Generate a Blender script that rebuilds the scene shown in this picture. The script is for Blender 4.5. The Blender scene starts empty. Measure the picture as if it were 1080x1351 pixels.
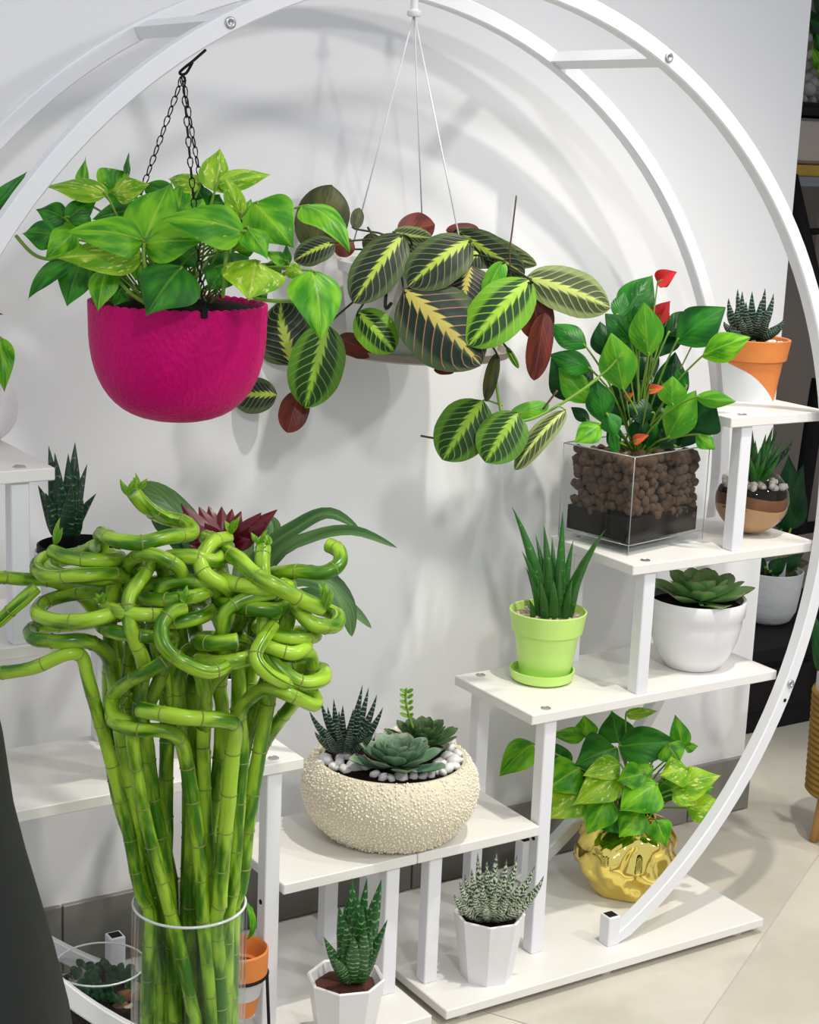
import bpy, bmesh, math, random
from mathutils import Vector, Matrix
rnd = random.Random(7)
D_ = bpy.data; SC = bpy.context.scene; COL = SC.collection
V = Vector
# ------------------------------------------------------------------ camera
CAM = V((-1.18931587, -1.78821025, 1.18125358))
RIGHT = V((0.84489463, -0.53341318, 0.04029196))
UP = V((0.08442252, 0.2073392, 0.97461956))
FWD = V((0.52822902, 0.82004929, -0.22021187))
FPX = 2185.3
FH = V((FWD.x, FWD.y, 0)).normalized()
cd = D_.cameras.new('camera'); cam = D_.objects.new('camera', cd); COL.objects.link(cam)
cd.sensor_fit = 'VERTICAL'; cd.sensor_height = 24.0; cd.lens = FPX / 1351 * 24.0
cd.clip_start = 0.05
cam.matrix_world = Matrix(((RIGHT.x, UP.x, -FWD.x, CAM.x), (RIGHT.y, UP.y, -FWD.y, CAM.y), (RIGHT.z, UP.z, -FWD.z, CAM.z), (0, 0, 0, 1)))
SC.camera = cam
# ------------------------------------------------------------------ light
w = D_.worlds.new('room_light'); SC.world = w; w.use_nodes = True
bg = w.node_tree.nodes['Background']; bg.inputs[0].default_value = (0.91, 0.94, 1.0, 1); bg.inputs[1].default_value = 0.76
SC.view_settings.view_transform = 'Standard'; SC.view_settings.look = 'None'
SC.view_settings.gamma = 1.0; SC.view_settings.use_curve_mapping = False
SC.view_settings.exposure = -0.04
def spot(name, loc, target, power, angle, size, colour):
    l = D_.lights.new(name, 'SPOT'); l.energy = power; l.spot_size = math.radians(angle); l.spot_blend = 0.6
    l.shadow_soft_size = size; l.color = colour
    o = D_.objects.new(name, l); COL.objects.link(o); o.location = loc
    o.rotation_euler = (V(target) - V(loc)).to_track_quat('-Z', 'Y').to_euler()
spot('ceiling_spot', (0.30, -0.62, 2.65), (0.35, -0.12, 0.1), 122, 52, 0.03, (1.0, 0.95, 0.84))
spot('ceiling_spot', (1.30, -0.90, 2.65), (0.35, 0.0, 0.1), 42, 46, 0.04, (1.0, 0.95, 0.86))
spot('track_spot', (1.35, -2.1, 2.35), (0.1, 0.3, 0.30), 84, 46, 0.10, (1.0, 0.97, 0.90))
spot('track_spot', (-0.85, -2.7, 2.5), (-0.1, 0.3, 0.35), 84, 46, 0.12, (0.98, 0.98, 0.98))

# ------------------------------------------------------------------ pixel rays -> points of the place
def ray(u, v): return FWD + RIGHT * ((u - 540) / FPX) - UP * ((v - 675.5) / FPX)
def at_z(u, v, z): r = ray(u, v); return CAM + r * ((z - CAM.z) / r.z)
def at_y(u, v, y): r = ray(u, v); return CAM + r * ((y - CAM.y) / r.y)
def at_h(u, v, h): r = ray(u, v); return CAM + r * (h / r.dot(FH))
def hor(p): return (V(p) - CAM).dot(FH)
def mpp(p): return (V(p) - CAM).dot(FWD) / FPX           # metres per pixel at a point

# ------------------------------------------------------------------ materials
def lin(c): c /= 255.0; return c / 12.92 if c <= 0.04045 else ((c + 0.055) / 1.055) ** 2.4
def rgb(r, g, b): return (lin(r), lin(g), lin(b), 1)
class NT:
    def __init__(s, name):
        s.mat = D_.materials.new(name); s.mat.use_nodes = True; s.t = s.mat.node_tree
        s.b = s.t.nodes['Principled BSDF']; s.out = s.t.nodes['Material Output']
    def n(s, typ, **k):
        x = s.t.nodes.new(typ)
        for a, v in k.items(): setattr(x, a, v)
        return x
    def put(s, sock, v):
        if hasattr(v, 'links'): s.t.links.new(v, sock)
        else: sock.default_value = v
    def m(s, op, a, b=0.0, c=0.0, clamp=False):
        x = s.n('ShaderNodeMath', operation=op, use_clamp=clamp)
        s.put(x.inputs[0], a); s.put(x.inputs[1], b); s.put(x.inputs[2], c); return x.outputs[0]
    def mix(s, f, a, b):
        x = s.n('ShaderNodeMix', data_type='RGBA'); s.put(x.inputs[0], f); s.put(x.inputs[6], a); s.put(x.inputs[7], b); return x.outputs[2]
    def step(s, lo, hi, v):
        x = s.n('ShaderNodeMapRange', interpolation_type='SMOOTHSTEP'); s.put(x.inputs[0], v); s.put(x.inputs[1], lo); s.put(x.inputs[2], hi); return x.outputs[0]
    def obj(s): return s.n('ShaderNodeTexCoord').outputs['Object']
    def uv(s): return s.n('ShaderNodeTexCoord').outputs['UV']
    def scale(s, v, sc):
        x = s.n('ShaderNodeVectorMath', operation='MULTIPLY'); s.put(x.inputs[0], v); x.inputs[1].default_value = sc; return x.outputs[0]
    def add(s, v, o):
        x = s.n('ShaderNodeVectorMath', operation='ADD'); s.put(x.inputs[0], v); s.put(x.inputs[1], o); return x.outputs[0]
    def noise(s, vec, sc, det=3.0, rough=0.55):
        x = s.n('ShaderNodeTexNoise'); s.put(x.inputs['Vector'], vec); x.inputs['Scale'].default_value = sc
        x.inputs['Detail'].default_value = det; x.inputs['Roughness'].default_value = rough; return x.outputs['Fac']
    def voro(s, vec, sc, feature='F1', out='Distance'):
        x = s.n('ShaderNodeTexVoronoi', feature=feature); s.put(x.inputs['Vector'], vec); x.inputs['Scale'].default_value = sc; return x.outputs[out]
    def rand(s): return s.n('ShaderNodeObjectInfo').outputs['Random']
    def bump(s, h, st=0.3, dist=0.002):
        x = s.n('ShaderNodeBump'); s.put(x.inputs['Height'], h); x.inputs['Strength'].default_value = st; x.inputs['Distance'].default_value = dist
        s.t.links.new(x.outputs[0], s.b.inputs['Normal'])
    def fin(s, col, rough=0.5, metal=0.0, spec=0.5, coat=0.0):
        s.put(s.b.inputs['Base Color'], col); s.put(s.b.inputs['Roughness'], rough); s.b.inputs['Metallic'].default_value = metal
        s.b.inputs['Specular IOR Level'].default_value = spec; s.b.inputs['Coat Weight'].default_value = coat
        return s.mat
def plain(name, c, rough=0.5, metal=0.0, var=0.06, vs=12.0, spec=0.5, bump=0.0, bs=60.0):
    k = NT(name); o = k.obj(); f = k.noise(o, vs)
    d = tuple(x * (1 - var * 2) for x in c[:3]) + (1,)
    if bump: k.bump(k.noise(o, bs), bump, 0.002)
    return k.fin(k.mix(f, d, c), rough, metal, spec)
M = {}
M['wall'] = plain('white_wall_paint', (0.80, 0.80, 0.81, 1), 0.75, var=0.015, vs=1.5, spec=0.2)
M['paint'] = plain('white_powder_coat', (0.80, 0.80, 0.83, 1), 0.34, var=0.01)
M['board'] = plain('white_laminate_board', (0.82, 0.80, 0.76, 1), 0.42, var=0.015, vs=8)
M['chrome'] = plain('zinc_screw_head', (0.55, 0.55, 0.56, 1), 0.3, 0.9)
M['rubber'] = plain('pale_plastic_foot', (0.62, 0.60, 0.55, 1), 0.5)
M['blackcap'] = plain('dark_hollow_tube_end', (0.012, 0.010, 0.010, 1), 0.8, spec=0.2)
M['black'] = plain('black_metal', (0.006, 0.006, 0.007, 1), 0.6, spec=0.2)
M['string'] = plain('white_plastic_hanger', (0.82, 0.82, 0.83, 1), 0.4)
M['cream'] = plain('cream_plastic_pot', (0.78, 0.77, 0.74, 1), 0.35)
M['whitepot'] = plain('white_ceramic_glaze', (0.82, 0.81, 0.83, 1), 0.25, var=0.01)
M['whiteplastic'] = plain('white_plastic_pot', (0.82, 0.81, 0.83, 1), 0.4, var=0.01)
M['saucer'] = plain('grey_brown_saucer', rgb(150, 140, 128), 0.5)
M['lime'] = plain('lime_green_plastic', rgb(202, 240, 126), 0.4, var=0.02)
M['terra'] = plain('orange_terracotta', rgb(222, 132, 62), 0.7, var=0.08, vs=25)
M['soil'] = plain('dark_potting_soil', (0.022, 0.015, 0.010, 1), 0.95, var=0.35, vs=60, bump=1.0, bs=90, spec=0.08)
M['redsoil'] = plain('red_brown_soil', (0.12, 0.035, 0.02, 1), 0.95, var=0.3, vs=60, bump=1.0, bs=90)
M['clay'] = plain('brown_clay_pebble', (0.17, 0.088, 0.045, 1), 0.85, var=0.4, vs=45, bump=0.5, bs=150)
M['pebble'] = plain('white_pebble', (0.80, 0.78, 0.77, 1), 0.35, var=0.03)
M['gravel'] = plain('pale_mixed_gravel', (0.55, 0.45, 0.34, 1), 0.7, var=0.3, vs=80)
M['quartz'] = plain('pink_white_quartz_chip', (0.74, 0.64, 0.58, 1), 0.4, var=0.2, vs=60)
M['sandtan'] = plain('tan_sand', rgb(190, 150, 108), 0.85, var=0.12, vs=40)
M['sandbrown'] = plain('brown_sand', rgb(120, 76, 42), 0.85, var=0.2, vs=40)
M['darkpot'] = plain('dark_green_black_glaze', (0.009, 0.013, 0.010, 1), 0.6, var=0.1, vs=6)
M['stem'] = plain('green_stem', rgb(120, 160, 50), 0.5, var=0.1, vs=30)
M['brownstem'] = plain('brown_stem', rgb(96, 70, 50), 0.6, var=0.1, vs=30)
M['darkstem'] = plain('dark_stem', rgb(40, 52, 28), 0.6, var=0.1, vs=30)
M['red'] = plain('red_spathe', rgb(212, 38, 40), 0.3, var=0.12, vs=30)
M['coral'] = plain('coral_flower', rgb(226, 92, 58), 0.4, var=0.15, vs=40)
M['bract'] = plain('maroon_bract', rgb(96, 14, 28), 0.35, var=0.2, vs=25)
M['yellow'] = plain('cream_tip', rgb(240, 232, 170), 0.5)
M['basket'] = plain('woven_rope_gold', rgb(168, 128, 50), 0.8, var=0.25, vs=50)
M['wood'] = plain('light_wood_leg', rgb(196, 146, 84), 0.5, var=0.12, vs=20)
M['farwall'] = plain('grey_brown_panel', rgb(142, 132, 122), 0.6, var=0.06, vs=3)
M['stonegrey'] = plain('grey_stone', rgb(190, 186, 182), 0.85, var=0.2, vs=30, bump=0.6, bs=60)
M['bin'] = plain('milky_plastic_bin', rgb(176, 166, 156), 0.3, var=0.06, vs=8)
M['gold_strip'] = plain('yellow_packet', rgb(190, 150, 40), 0.5, var=0.2)
M['greyslab'] = plain('blue_grey_shelf_edge', rgb(120, 126, 132), 0.5)
M['cardwhite'] = plain('white_card', rgb(206, 206, 206), 0.6)
# floor / baseboard tiles
k = NT('polished_marble_floor'); o = k.obj(); f = k.noise(o, 2.2, 6, 0.6)
M['floor'] = k.fin(k.mix(k.step(0.35, 0.7, f), rgb(196, 190, 176), rgb(218, 212, 198)), 0.16, spec=0.5)
M['grout'] = plain('pale_grout', rgb(196, 190, 180), 0.9)
k = NT('grey_baseboard_tile'); o = k.obj(); f = k.noise(o, 4, 6, 0.6)
M['basetile'] = k.fin(k.mix(f, rgb(112, 110, 104), rgb(138, 135, 128)), 0.35)
# glass: see-through with a Fresnel sheen
def glass(name, tint, gl=0.9):
    k = NT(name); t = k.t
    tr = k.n('ShaderNodeBsdfTransparent'); tr.inputs[0].default_value = tint
    g = k.n('ShaderNodeBsdfGlossy'); g.inputs['Roughness'].default_value = 0.02; g.inputs[0].default_value = (1, 1, 1, 1)
    fr = k.n('ShaderNodeLayerWeight'); fr.inputs[0].default_value = 0.5
    mx = k.n('ShaderNodeMixShader'); t.links.new(k.m('ADD', 0.015, k.m('MULTIPLY', k.m('POWER', fr.outputs[1], 4.0), gl * 0.6)), mx.inputs[0])
    t.links.new(tr.outputs[0], mx.inputs[1]); t.links.new(g.outputs[0], mx.inputs[2]); t.links.new(mx.outputs[0], k.out.inputs[0])
    return k.mat
M['glass'] = glass('clear_glass', (0.97, 0.98, 0.975, 1), 0.6)
M['glassvase'] = glass('milky_clear_glass', (0.95, 0.975, 0.96, 1), 0.7)
M['glassedge'] = plain('grey_glass_edge', (0.36, 0.39, 0.38, 1), 0.12, var=0.02)
M['glassrim'] = plain('bright_glass_rim', (0.75, 0.80, 0.78, 1), 0.12, var=0.02)
# magenta hammered pot
k = NT('magenta_hammered_plastic'); o = k.obj()
k.bump(k.voro(k.scale(o, (1, 1, 0.6)), 210), 0.45, 0.003)
M['magenta'] = k.fin(rgb(196, 0, 104), 0.5, spec=0.15)
# gold foil
k = NT('gold_foil'); M['gold'] = k.fin(rgb(244, 222, 122), 0.06, 1.0)
# bowl cream
k = NT('cream_beaded_ceramic'); M['bead'] = k.fin(k.mix(k.noise(k.obj(), 8), rgb(238, 229, 206), rgb(248, 241, 224)), 0.4)
M['beadbody'] = plain('cream_ceramic', rgb(222, 212, 186), 0.6, var=0.05)
# half dipped terracotta: white paint below a slanted line
k = NT('half_dipped_terracotta'); o = k.obj(); sp = k.n('ShaderNodeSeparateXYZ'); k.t.links.new(o, sp.inputs[0])
DIP = k.n('ShaderNodeVectorMath', operation='DOT_PRODUCT'); k.t.links.new(o, DIP.inputs[0]); DIP.inputs[1].default_value = (RIGHT.x, RIGHT.y, 0)
rr = DIP.outputs['Value']
bound = k.m('SUBTRACT', 0.050, k.m('ADD', k.m('MULTIPLY', k.m('ADD', rr, 0.02), 0.42), k.m('MULTIPLY', k.m('POWER', k.m('MAXIMUM', k.m('ADD', rr, 0.02), 0.0), 2.0), 9.0)))
M['dipped'] = k.fin(k.mix(k.step(-0.0007, 0.0007, k.m('SUBTRACT', bound, sp.outputs[2])), k.mix(k.noise(o, 25), rgb(206, 116, 52), rgb(230, 142, 70)), (0.78, 0.80, 0.83, 1)), 0.6)
# ---- leaf materials (UV: u across, v along)
def sep_uv(k):
    s = k.n('ShaderNodeSeparateXYZ'); k.t.links.new(k.uv(), s.inputs[0]); return s.outputs[0], s.outputs[1]
def transl(k, col, amt=0.22):
    tb = k.n('ShaderNodeBsdfTranslucent'); k.put(tb.inputs[0], col)
    mx = k.n('ShaderNodeMixShader'); mx.inputs[0].default_value = amt
    k.t.links.new(k.b.outputs[0], mx.inputs[1]); k.t.links.new(tb.outputs[0], mx.inputs[2]); k.t.links.new(mx.outputs[0], k.out.inputs[0])
def leafmat(name, dark, mid, pale, amount, rough=0.40, midrib=0.35):
    k = NT(name); u, v = sep_uv(k)
    x = k.m('ABSOLUTE', k.m('SUBTRACT', u, 0.5))
    cv = k.n('ShaderNodeCombineXYZ')
    k.put(cv.inputs[0], k.m('MULTIPLY', u, 2.6)); k.put(cv.inputs[1], k.m('ADD', k.m('MULTIPLY', v, 2.0), k.m('MULTIPLY', x, -1.6))); k.put(cv.inputs[2], k.m('MULTIPLY', k.rand(), 60))
    n1 = k.noise(cv.outputs[0], 1.0, 2); n2 = k.noise(cv.outputs[0], 3.2, 4, 0.65)
    c = k.mix(k.step(0.35, 0.66, n1), dark, mid)
    c = k.mix(k.step(0.72 - amount, 0.80 - amount, n2), c, pale)
    c = k.mix(k.m('MULTIPLY', k.m('SUBTRACT', 1.0, k.step(0.008, 0.035, x)), midrib), c, pale)
    vein = k.m('ABSOLUTE', k.m('SINE', k.m('MULTIPLY', k.m('SUBTRACT', v, k.m('MULTIPLY', x, 0.9)), 24.0)))
    k.bump(vein, 0.12, 0.002)
    transl(k, c); k.fin(c, rough, spec=0.3); return k.mat
M['pothos'] = leafmat('pothos_leaf', rgb(54, 136, 16), rgb(124, 192, 28), rgb(196, 220, 76), 0.06)
M['pothos_dark'] = leafmat('deep_pothos_leaf', rgb(26, 92, 18), rgb(58, 140, 28), rgb(120, 180, 50), 0.03)
M['pothos_pale'] = leafmat('variegated_pothos_leaf', rgb(104, 164, 20), rgb(162, 204, 40), rgb(222, 232, 130), 0.16)
M['anth'] = leafmat('anthurium_leaf', rgb(24, 92, 26), rgb(48, 134, 34), rgb(80, 160, 54), 0.05, 0.36)
M['anth_dark'] = leafmat('deep_anthurium_leaf', rgb(10, 54, 22), rgb(22, 82, 30), rgb(40, 104, 40), 0.0, 0.36)
M['anth_light'] = leafmat('young_anthurium_leaf', rgb(72, 150, 34), rgb(112, 180, 40), rgb(160, 204, 70), 0.08, 0.36)
M['strap'] = leafmat('dull_green_strap_leaf', rgb(56, 96, 52), rgb(88, 124, 66), rgb(120, 150, 84), 0.02, 0.4)
def maranta(name, field, blotch, rib, veincol, edge_amt=0.0):
    k = NT(name); u, v = sep_uv(k)
    x = k.m('MULTIPLY', k.m('ABSOLUTE', k.m('SUBTRACT', u, 0.5)), 2.0)
    t = k.m('SUBTRACT', k.m('MULTIPLY', v, 9.0), k.m('MULTIPLY', k.m('POWER', x, 1.3), 2.6))
    s = k.m('FRACT', k.m('ADD', t, 20.0))
    tri = k.m('ABSOLUTE', k.m('SUBTRACT', s, 0.5))            # .5 at vein, 0 mid
    bl = k.m('MULTIPLY', k.step(0.5, 0.36, tri), k.m('MULTIPLY', k.step(0.10, 0.2, x), k.step(0.80 - edge_amt, 0.62 - edge_amt, x)))
    c = k.mix(bl, field, blotch)
    ribw = k.m('ADD', 0.07, k.m('MULTIPLY', s, 0.20))
    ribw = k.m('MULTIPLY', ribw, k.m('SUBTRACT', 1.25, v))
    rm = k.step(0.02, -0.02, k.m('SUBTRACT', x, ribw))
    c = k.mix(k.m('MULTIPLY', k.step(0.44, 0.49, tri), k.step(1.0, 0.8, x)), c, veincol)
    c = k.mix(rm, c, rib)
    c = k.mix(k.m('MULTIPLY', k.noise(k.obj(), 40), 0.25), c, blotch)
    k.bump(tri, 0.25, 0.002)
    transl(k, c, 0.12); k.fin(c, 0.45, spec=0.25); return k.mat
M['mar_d'] = maranta('dark_prayer_leaf', rgb(72, 92, 52), rgb(26, 44, 30), rgb(176, 196, 70), rgb(150, 130, 96))
M['mar_r'] = maranta('red_veined_prayer_leaf', rgb(64, 84, 52), rgb(24, 40, 30), rgb(190, 178, 90), rgb(182, 118, 96))
M['mar_g'] = maranta('bright_prayer_leaf', rgb(112, 168, 34), rgb(30, 62, 28), rgb(168, 208, 66), rgb(150, 196, 70), 0.12)
M['mar_m'] = maranta('mid_green_prayer_leaf', rgb(86, 134, 36), rgb(34, 66, 26), rgb(152, 190, 60), rgb(130, 168, 70), 0.05)
M['mar_l'] = maranta('pale_olive_prayer_leaf', rgb(140, 156, 96), rgb(72, 84, 50), rgb(206, 218, 120), rgb(180, 186, 132), 0.0)
M['mar_o'] = leafmat('olive_prayer_underside', rgb(52, 58, 30), rgb(84, 88, 44), rgb(120, 116, 60), 0.02, 0.45)
M['mar_b'] = leafmat('red_brown_prayer_underside', rgb(84, 36, 28), rgb(122, 54, 40), rgb(158, 90, 64), 0.02, 0.4)
def zebra(name, base, base2, mark, freq, amt, noise_amt=2.0, rough=0.4):
    k = NT(name); u, v = sep_uv(k)
    cv = k.n('ShaderNodeCombineXYZ'); k.put(cv.inputs[0], k.m('MULTIPLY', u, 5.0)); k.put(cv.inputs[1], k.m('MULTIPLY', v, freq * 0.5)); k.put(cv.inputs[2], k.m('MULTIPLY', k.rand(), 40))
    nz = k.noise(cv.outputs[0], 1.4, 2)
    wv = k.m('SINE', k.m('ADD', k.m('MULTIPLY', v, freq * 6.283), k.m('MULTIPLY', nz, noise_amt * 6)))
    msk = k.step(1 - amt, 1 - amt + 0.35, k.m('ADD', wv, k.m('MULTIPLY', k.m('SUBTRACT', nz, 0.5), 1.2)))
    msk = k.m('MULTIPLY', msk, k.step(0.99, 0.85, v))
    c = k.mix(msk, k.mix(k.noise(k.obj(), 30), base, base2), mark)
    return k.fin(c, rough)
M['zebra'] = zebra('zebra_succulent_leaf', rgb(14, 38, 28), rgb(28, 58, 42), rgb(150, 168, 150), 13, 0.35, 0.6)
M['aloe'] = zebra('spotted_aloe_leaf', rgb(22, 72, 30), rgb(40, 104, 44), rgb(150, 180, 130), 12, 0.25, 1.5)
M['aloe_dark'] = zebra('dark_spotted_aloe_leaf', rgb(18, 48, 30), rgb(30, 70, 40), rgb(120, 146, 116), 9, 0.18, 1.6)
M['gasteria'] = zebra('plain_green_aloe_leaf', rgb(26, 84, 26), rgb(58, 122, 42), rgb(110, 160, 80), 10, 0.06, 1.5, 0.3)
M['speckle'] = zebra('white_speckled_succulent_leaf', rgb(40, 66, 46), rgb(66, 92, 66), rgb(208, 216, 192), 14, 1.1, 2.6)
def succ(name, base, edge, tip):
    k = NT(name); u, v = sep_uv(k); x = k.m('MULTIPLY', k.m('ABSOLUTE', k.m('SUBTRACT', u, 0.5)), 2.0)
    c = k.mix(k.step(0.7, 1.0, k.m('MAXIMUM', x, k.m('MULTIPLY', v, 0.98))), base, edge)
    c = k.mix(k.step(0.93, 1.0, v), c, tip); return k.fin(c, 0.5)
M['echev'] = succ('grey_green_rosette_leaf', rgb(98, 136, 104), rgb(150, 172, 146), rgb(150, 118, 104))
M['echev2'] = succ('deep_green_rosette_leaf', rgb(64, 100, 54), rgb(104, 134, 84), rgb(104, 84, 64))
M['echev3'] = succ('olive_rosette_leaf', rgb(120, 172, 98), rgb(146, 164, 112), rgb(130, 92, 76))
# bamboo
k = NT('lucky_bamboo_stem'); u, v = sep_uv(k); cv = k.n('ShaderNodeCombineXYZ'); k.put(cv.inputs[0], k.m('MULTIPLY', u, 3)); k.put(cv.inputs[1], k.m('MULTIPLY', v, 14)); k.put(cv.inputs[2], k.m('MULTIPLY', k.rand(), 30))
n1 = k.noise(cv.outputs[0], 0.9, 3)
M['bamboo'] = k.fin(k.mix(k.step(0.36, 0.62, n1), rgb(56, 112, 8), rgb(166, 206, 54)), 0.25, spec=0.4)
M['node'] = plain('pale_bamboo_node', rgb(140, 150, 62), 0.5, var=0.15, vs=40)
M['cut'] = plain('pale_cut_end', rgb(150, 176, 120), 0.5)
M['shoot'] = leafmat('yellow_green_shoot', rgb(90, 150, 30), rgb(140, 184, 50), rgb(190, 206, 90), 0.1, 0.4)

# ------------------------------------------------------------------ builders
def mesh(name, vs, fs, mat, parent=None, smooth=True, uvs=None):
    me = D_.meshes.new(name); me.from_pydata([tuple(v) for v in vs], [], fs); me.materials.append(mat)
    if smooth: me.polygons.foreach_set('use_smooth', [True] * len(me.polygons))
    if uvs:
        ul = me.uv_layers.new(name='UVMap')
        vi = [l.vertex_index for l in me.loops]
        ul.data.foreach_set('uv', [c for i in vi for c in uvs[i]])
    me.update()
    o = D_.objects.new(name, me); COL.objects.link(o)
    if parent:
        o.parent = parent; o.matrix_parent_inverse = Matrix.Translation(-parent.location)
    return o
def tag(o, label, cat, group=None):
    o['label'] = label; o['category'] = cat
    if group: o['group'] = group
    return o
def thing(name, label, cat, loc, group=None):
    o = D_.objects.new(name, None); COL.objects.link(o); o.location = loc; o.empty_display_size = 0.03
    bpy.context.view_layer.update
    return tag(o, label, cat, group)
def struct(o): o['kind'] = 'structure'; return o
def loc_mesh(name, vs, fs, mat, parent, origin, smooth=True, uvs=None):
    """mesh whose object origin sits at origin (for object-space textures); vs in world space"""
    og = V(origin); o = mesh(name, [V(v) - og for v in vs], fs, mat, None, smooth, uvs); o.location = og
    if parent: o.parent = parent; o.matrix_parent_inverse = Matrix.Translation(-parent.location)
    return o
def box(name, lo, hi, mat, parent=None, bev=0.0015):
    bm = bmesh.new(); bmesh.ops.create_cube(bm, size=1)
    c = [(a + b) / 2 for a, b in zip(lo, hi)]; s = [b - a for a, b in zip(lo, hi)]
    for v in bm.verts: v.co = V((c[0] + v.co.x * s[0], c[1] + v.co.y * s[1], c[2] + v.co.z * s[2]))
    if bev: bmesh.ops.bevel(bm, geom=bm.edges[:], offset=min(bev, min(s) * 0.3), segments=1, affect='EDGES')
    me = D_.meshes.new(name); bm.to_mesh(me); bm.free(); me.materials.append(mat)
    o = D_.objects.new(name, me); COL.objects.link(o)
    if parent: o.parent = parent; o.matrix_parent_inverse = Matrix.Translation(-parent.location)
    return o
def catmull(pts, n=6):
    P = [V(p) for p in pts]; out = []
    for i in range(len(P) - 1):
        p0 = P[max(i - 1, 0)]; p1 = P[i]; p2 = P[i + 1]; p3 = P[min(i + 2, len(P) - 1)]
        for j in range(n):
            t = j / n
            out.append(0.5 * ((2 * p1) + (p2 - p0) * t + (2 * p0 - 5 * p1 + 4 * p2 - p3) * t * t + (3 * p1 - p0 - 3 * p2 + p3) * t ** 3))
    out.append(P[-1]); return out
def tube_geo(path, rad, seg=6, cap=True):
    """round tube along points; rad number or list"""
    P = [V(p) for p in path]; n = len(P); R = rad if isinstance(rad, (list, tuple)) else [rad] * n
    vs, fs, uv = [], [], []
    t0 = (P[1] - P[0]).normalized(); a = t0.orthogonal().normalized(); acc = 0.0
    for i in range(n):
        t = (P[min(i + 1, n - 1)] - P[max(i - 1, 0)])
        t = t.normalized() if t.length > 1e-9 else t0
        a = (a - t * a.dot(t)); a = a.normalized() if a.length > 1e-6 else t.orthogonal().normalized()
        b = t.cross(a); t0 = t
        if i: acc += (P[i] - P[i - 1]).length
        for j in range(seg):
            q = 2 * math.pi * j / seg
            vs.append(P[i] + (a * math.cos(q) + b * math.sin(q)) * R[i]); uv.append((j / seg, acc))
    for i in range(n - 1):
        for j in range(seg):
            k2 = (j + 1) % seg; fs.append((i * seg + j, i * seg + k2, (i + 1) * seg + k2, (i + 1) * seg + j))
    if cap: fs.append(tuple(range(seg))[::-1]); fs.append(tuple((n - 1) * seg + j for j in range(seg)))
    return vs, fs, uv
def tube(name, path, rad, mat, parent=None, seg=6):
    vs, fs, uv = tube_geo(path, rad, seg); return mesh(name, vs, fs, mat, parent, True, uv)
def lathe_geo(prof, c, seg=40, close=False, fn=None):
    vs, fs = [], []; c = V(c); n = len(prof)
    for i, (r, z) in enumerate(prof):
        for j in range(seg):
            q = 2 * math.pi * j / seg; rr, zz = (r, z) if not fn else fn(r, z, q, i)
            vs.append(c + V((rr * math.cos(q), rr * math.sin(q), zz)))
    for i in range(n - 1):
        for j in range(seg):
            k2 = (j + 1) % seg; fs.append((i * seg + j, i * seg + k2, (i + 1) * seg + k2, (i + 1) * seg + j))
    if prof[0][0] > 1e-5 and not close: fs.append(tuple(range(seg))[::-1])
    if prof[-1][0] > 1e-5 and not close: fs.append(tuple((n - 1) * seg + j for j in range(seg)))
    if close:
        for j in range(seg):
            k2 = (j + 1) % seg; fs.append(((n - 1) * seg + j, (n - 1) * seg + k2, k2, j))
    return vs, fs
def lathe(name, prof, c, mat, parent=None, seg=40, fn=None, smooth=True, close=False):
    vs, fs = lathe_geo(prof, c, seg, close, fn); o = loc_mesh(name, vs, fs, mat, parent, c, smooth)
    if smooth: sharp(o)
    return o
def sharp(o, deg=40):
    me = o.data; bm = bmesh.new(); bm.from_mesh(me)
    for e in bm.edges:
        if len(e.link_faces) == 2 and e.calc_face_angle(0) > math.radians(deg): e.smooth = False
    bm.to_mesh(me); bm.free()
# leaf outlines: half width (of max) along v
PROF = {
 'heart': [(0, .0), (.03, .42), (.10, .80), (.22, .98), (.36, 1.0), (.52, .86), (.68, .62), (.83, .32), (.94, .10), (1, 0.0)],
 'oval': [(0, .02), (.05, .42), (.15, .74), (.32, .96), (.50, 1.0), (.68, .95), (.84, .72), (.94, .42), (.985, .16), (1, 0.0)],
 'lance': [(0, .12), (.08, .42), (.2, .76), (.35, .97), (.48, 1.0), (.62, .86), (.76, .6), (.88, .32), (.96, .12), (1, 0.0)],
 'strap': [(0, .8), (.1, .9), (.25, 1.0), (.4, 1.0), (.55, .95), (.68, .86), (.8, .68), (.9, .42), (.97, .16), (1, 0.0)],
 'spoon': [(0, .45), (.12, .52), (.3, .72), (.5, .92), (.66, 1.0), (.78, .94), (.88, .72), (.95, .40), (.985, .16), (1, 0.0)],
}
def _fine(p):
    q = [V((a, b, 0)) for a, b in p]; c = catmull(q, 2); return [(min(1, max(0, v.x)), max(0, v.y)) for v in c]
CW = (-1, -.62, -.3, 0, .3, .62, 1)
PROF = {k_: _fine(v_2) for k_, v_2 in PROF.items()}
def leaf_pts(center, side, nrm, halfw, prof, fold=.25, wave=0.0, cup=0.0, ph=0.0):
    """center/side/nrm: functions of v"""
    vs, uv = [], []
    for v, h in PROF[prof]:
        c = center(v); s = side(v); n = nrm(v)
        for x in CW:
            hw = h * halfw
            lift = fold * abs(x) * hw + cup * x * x * hw + wave * halfw * math.sin(v * 9 + ph + (2 if x > 0 else 0)) * x * x
            vs.append(c + s * (x * hw) + n * lift); uv.append((0.5 + x * 0.5, v))
    m = len(CW); fs = [(i * m + j, i * m + j + 1, (i + 1) * m + j + 1, (i + 1) * m + j) for i in range(len(PROF[prof]) - 1) for j in range(m - 1)]
    return vs, fs, uv
YW_, XW_ = 0.3316, 0.9455
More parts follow.
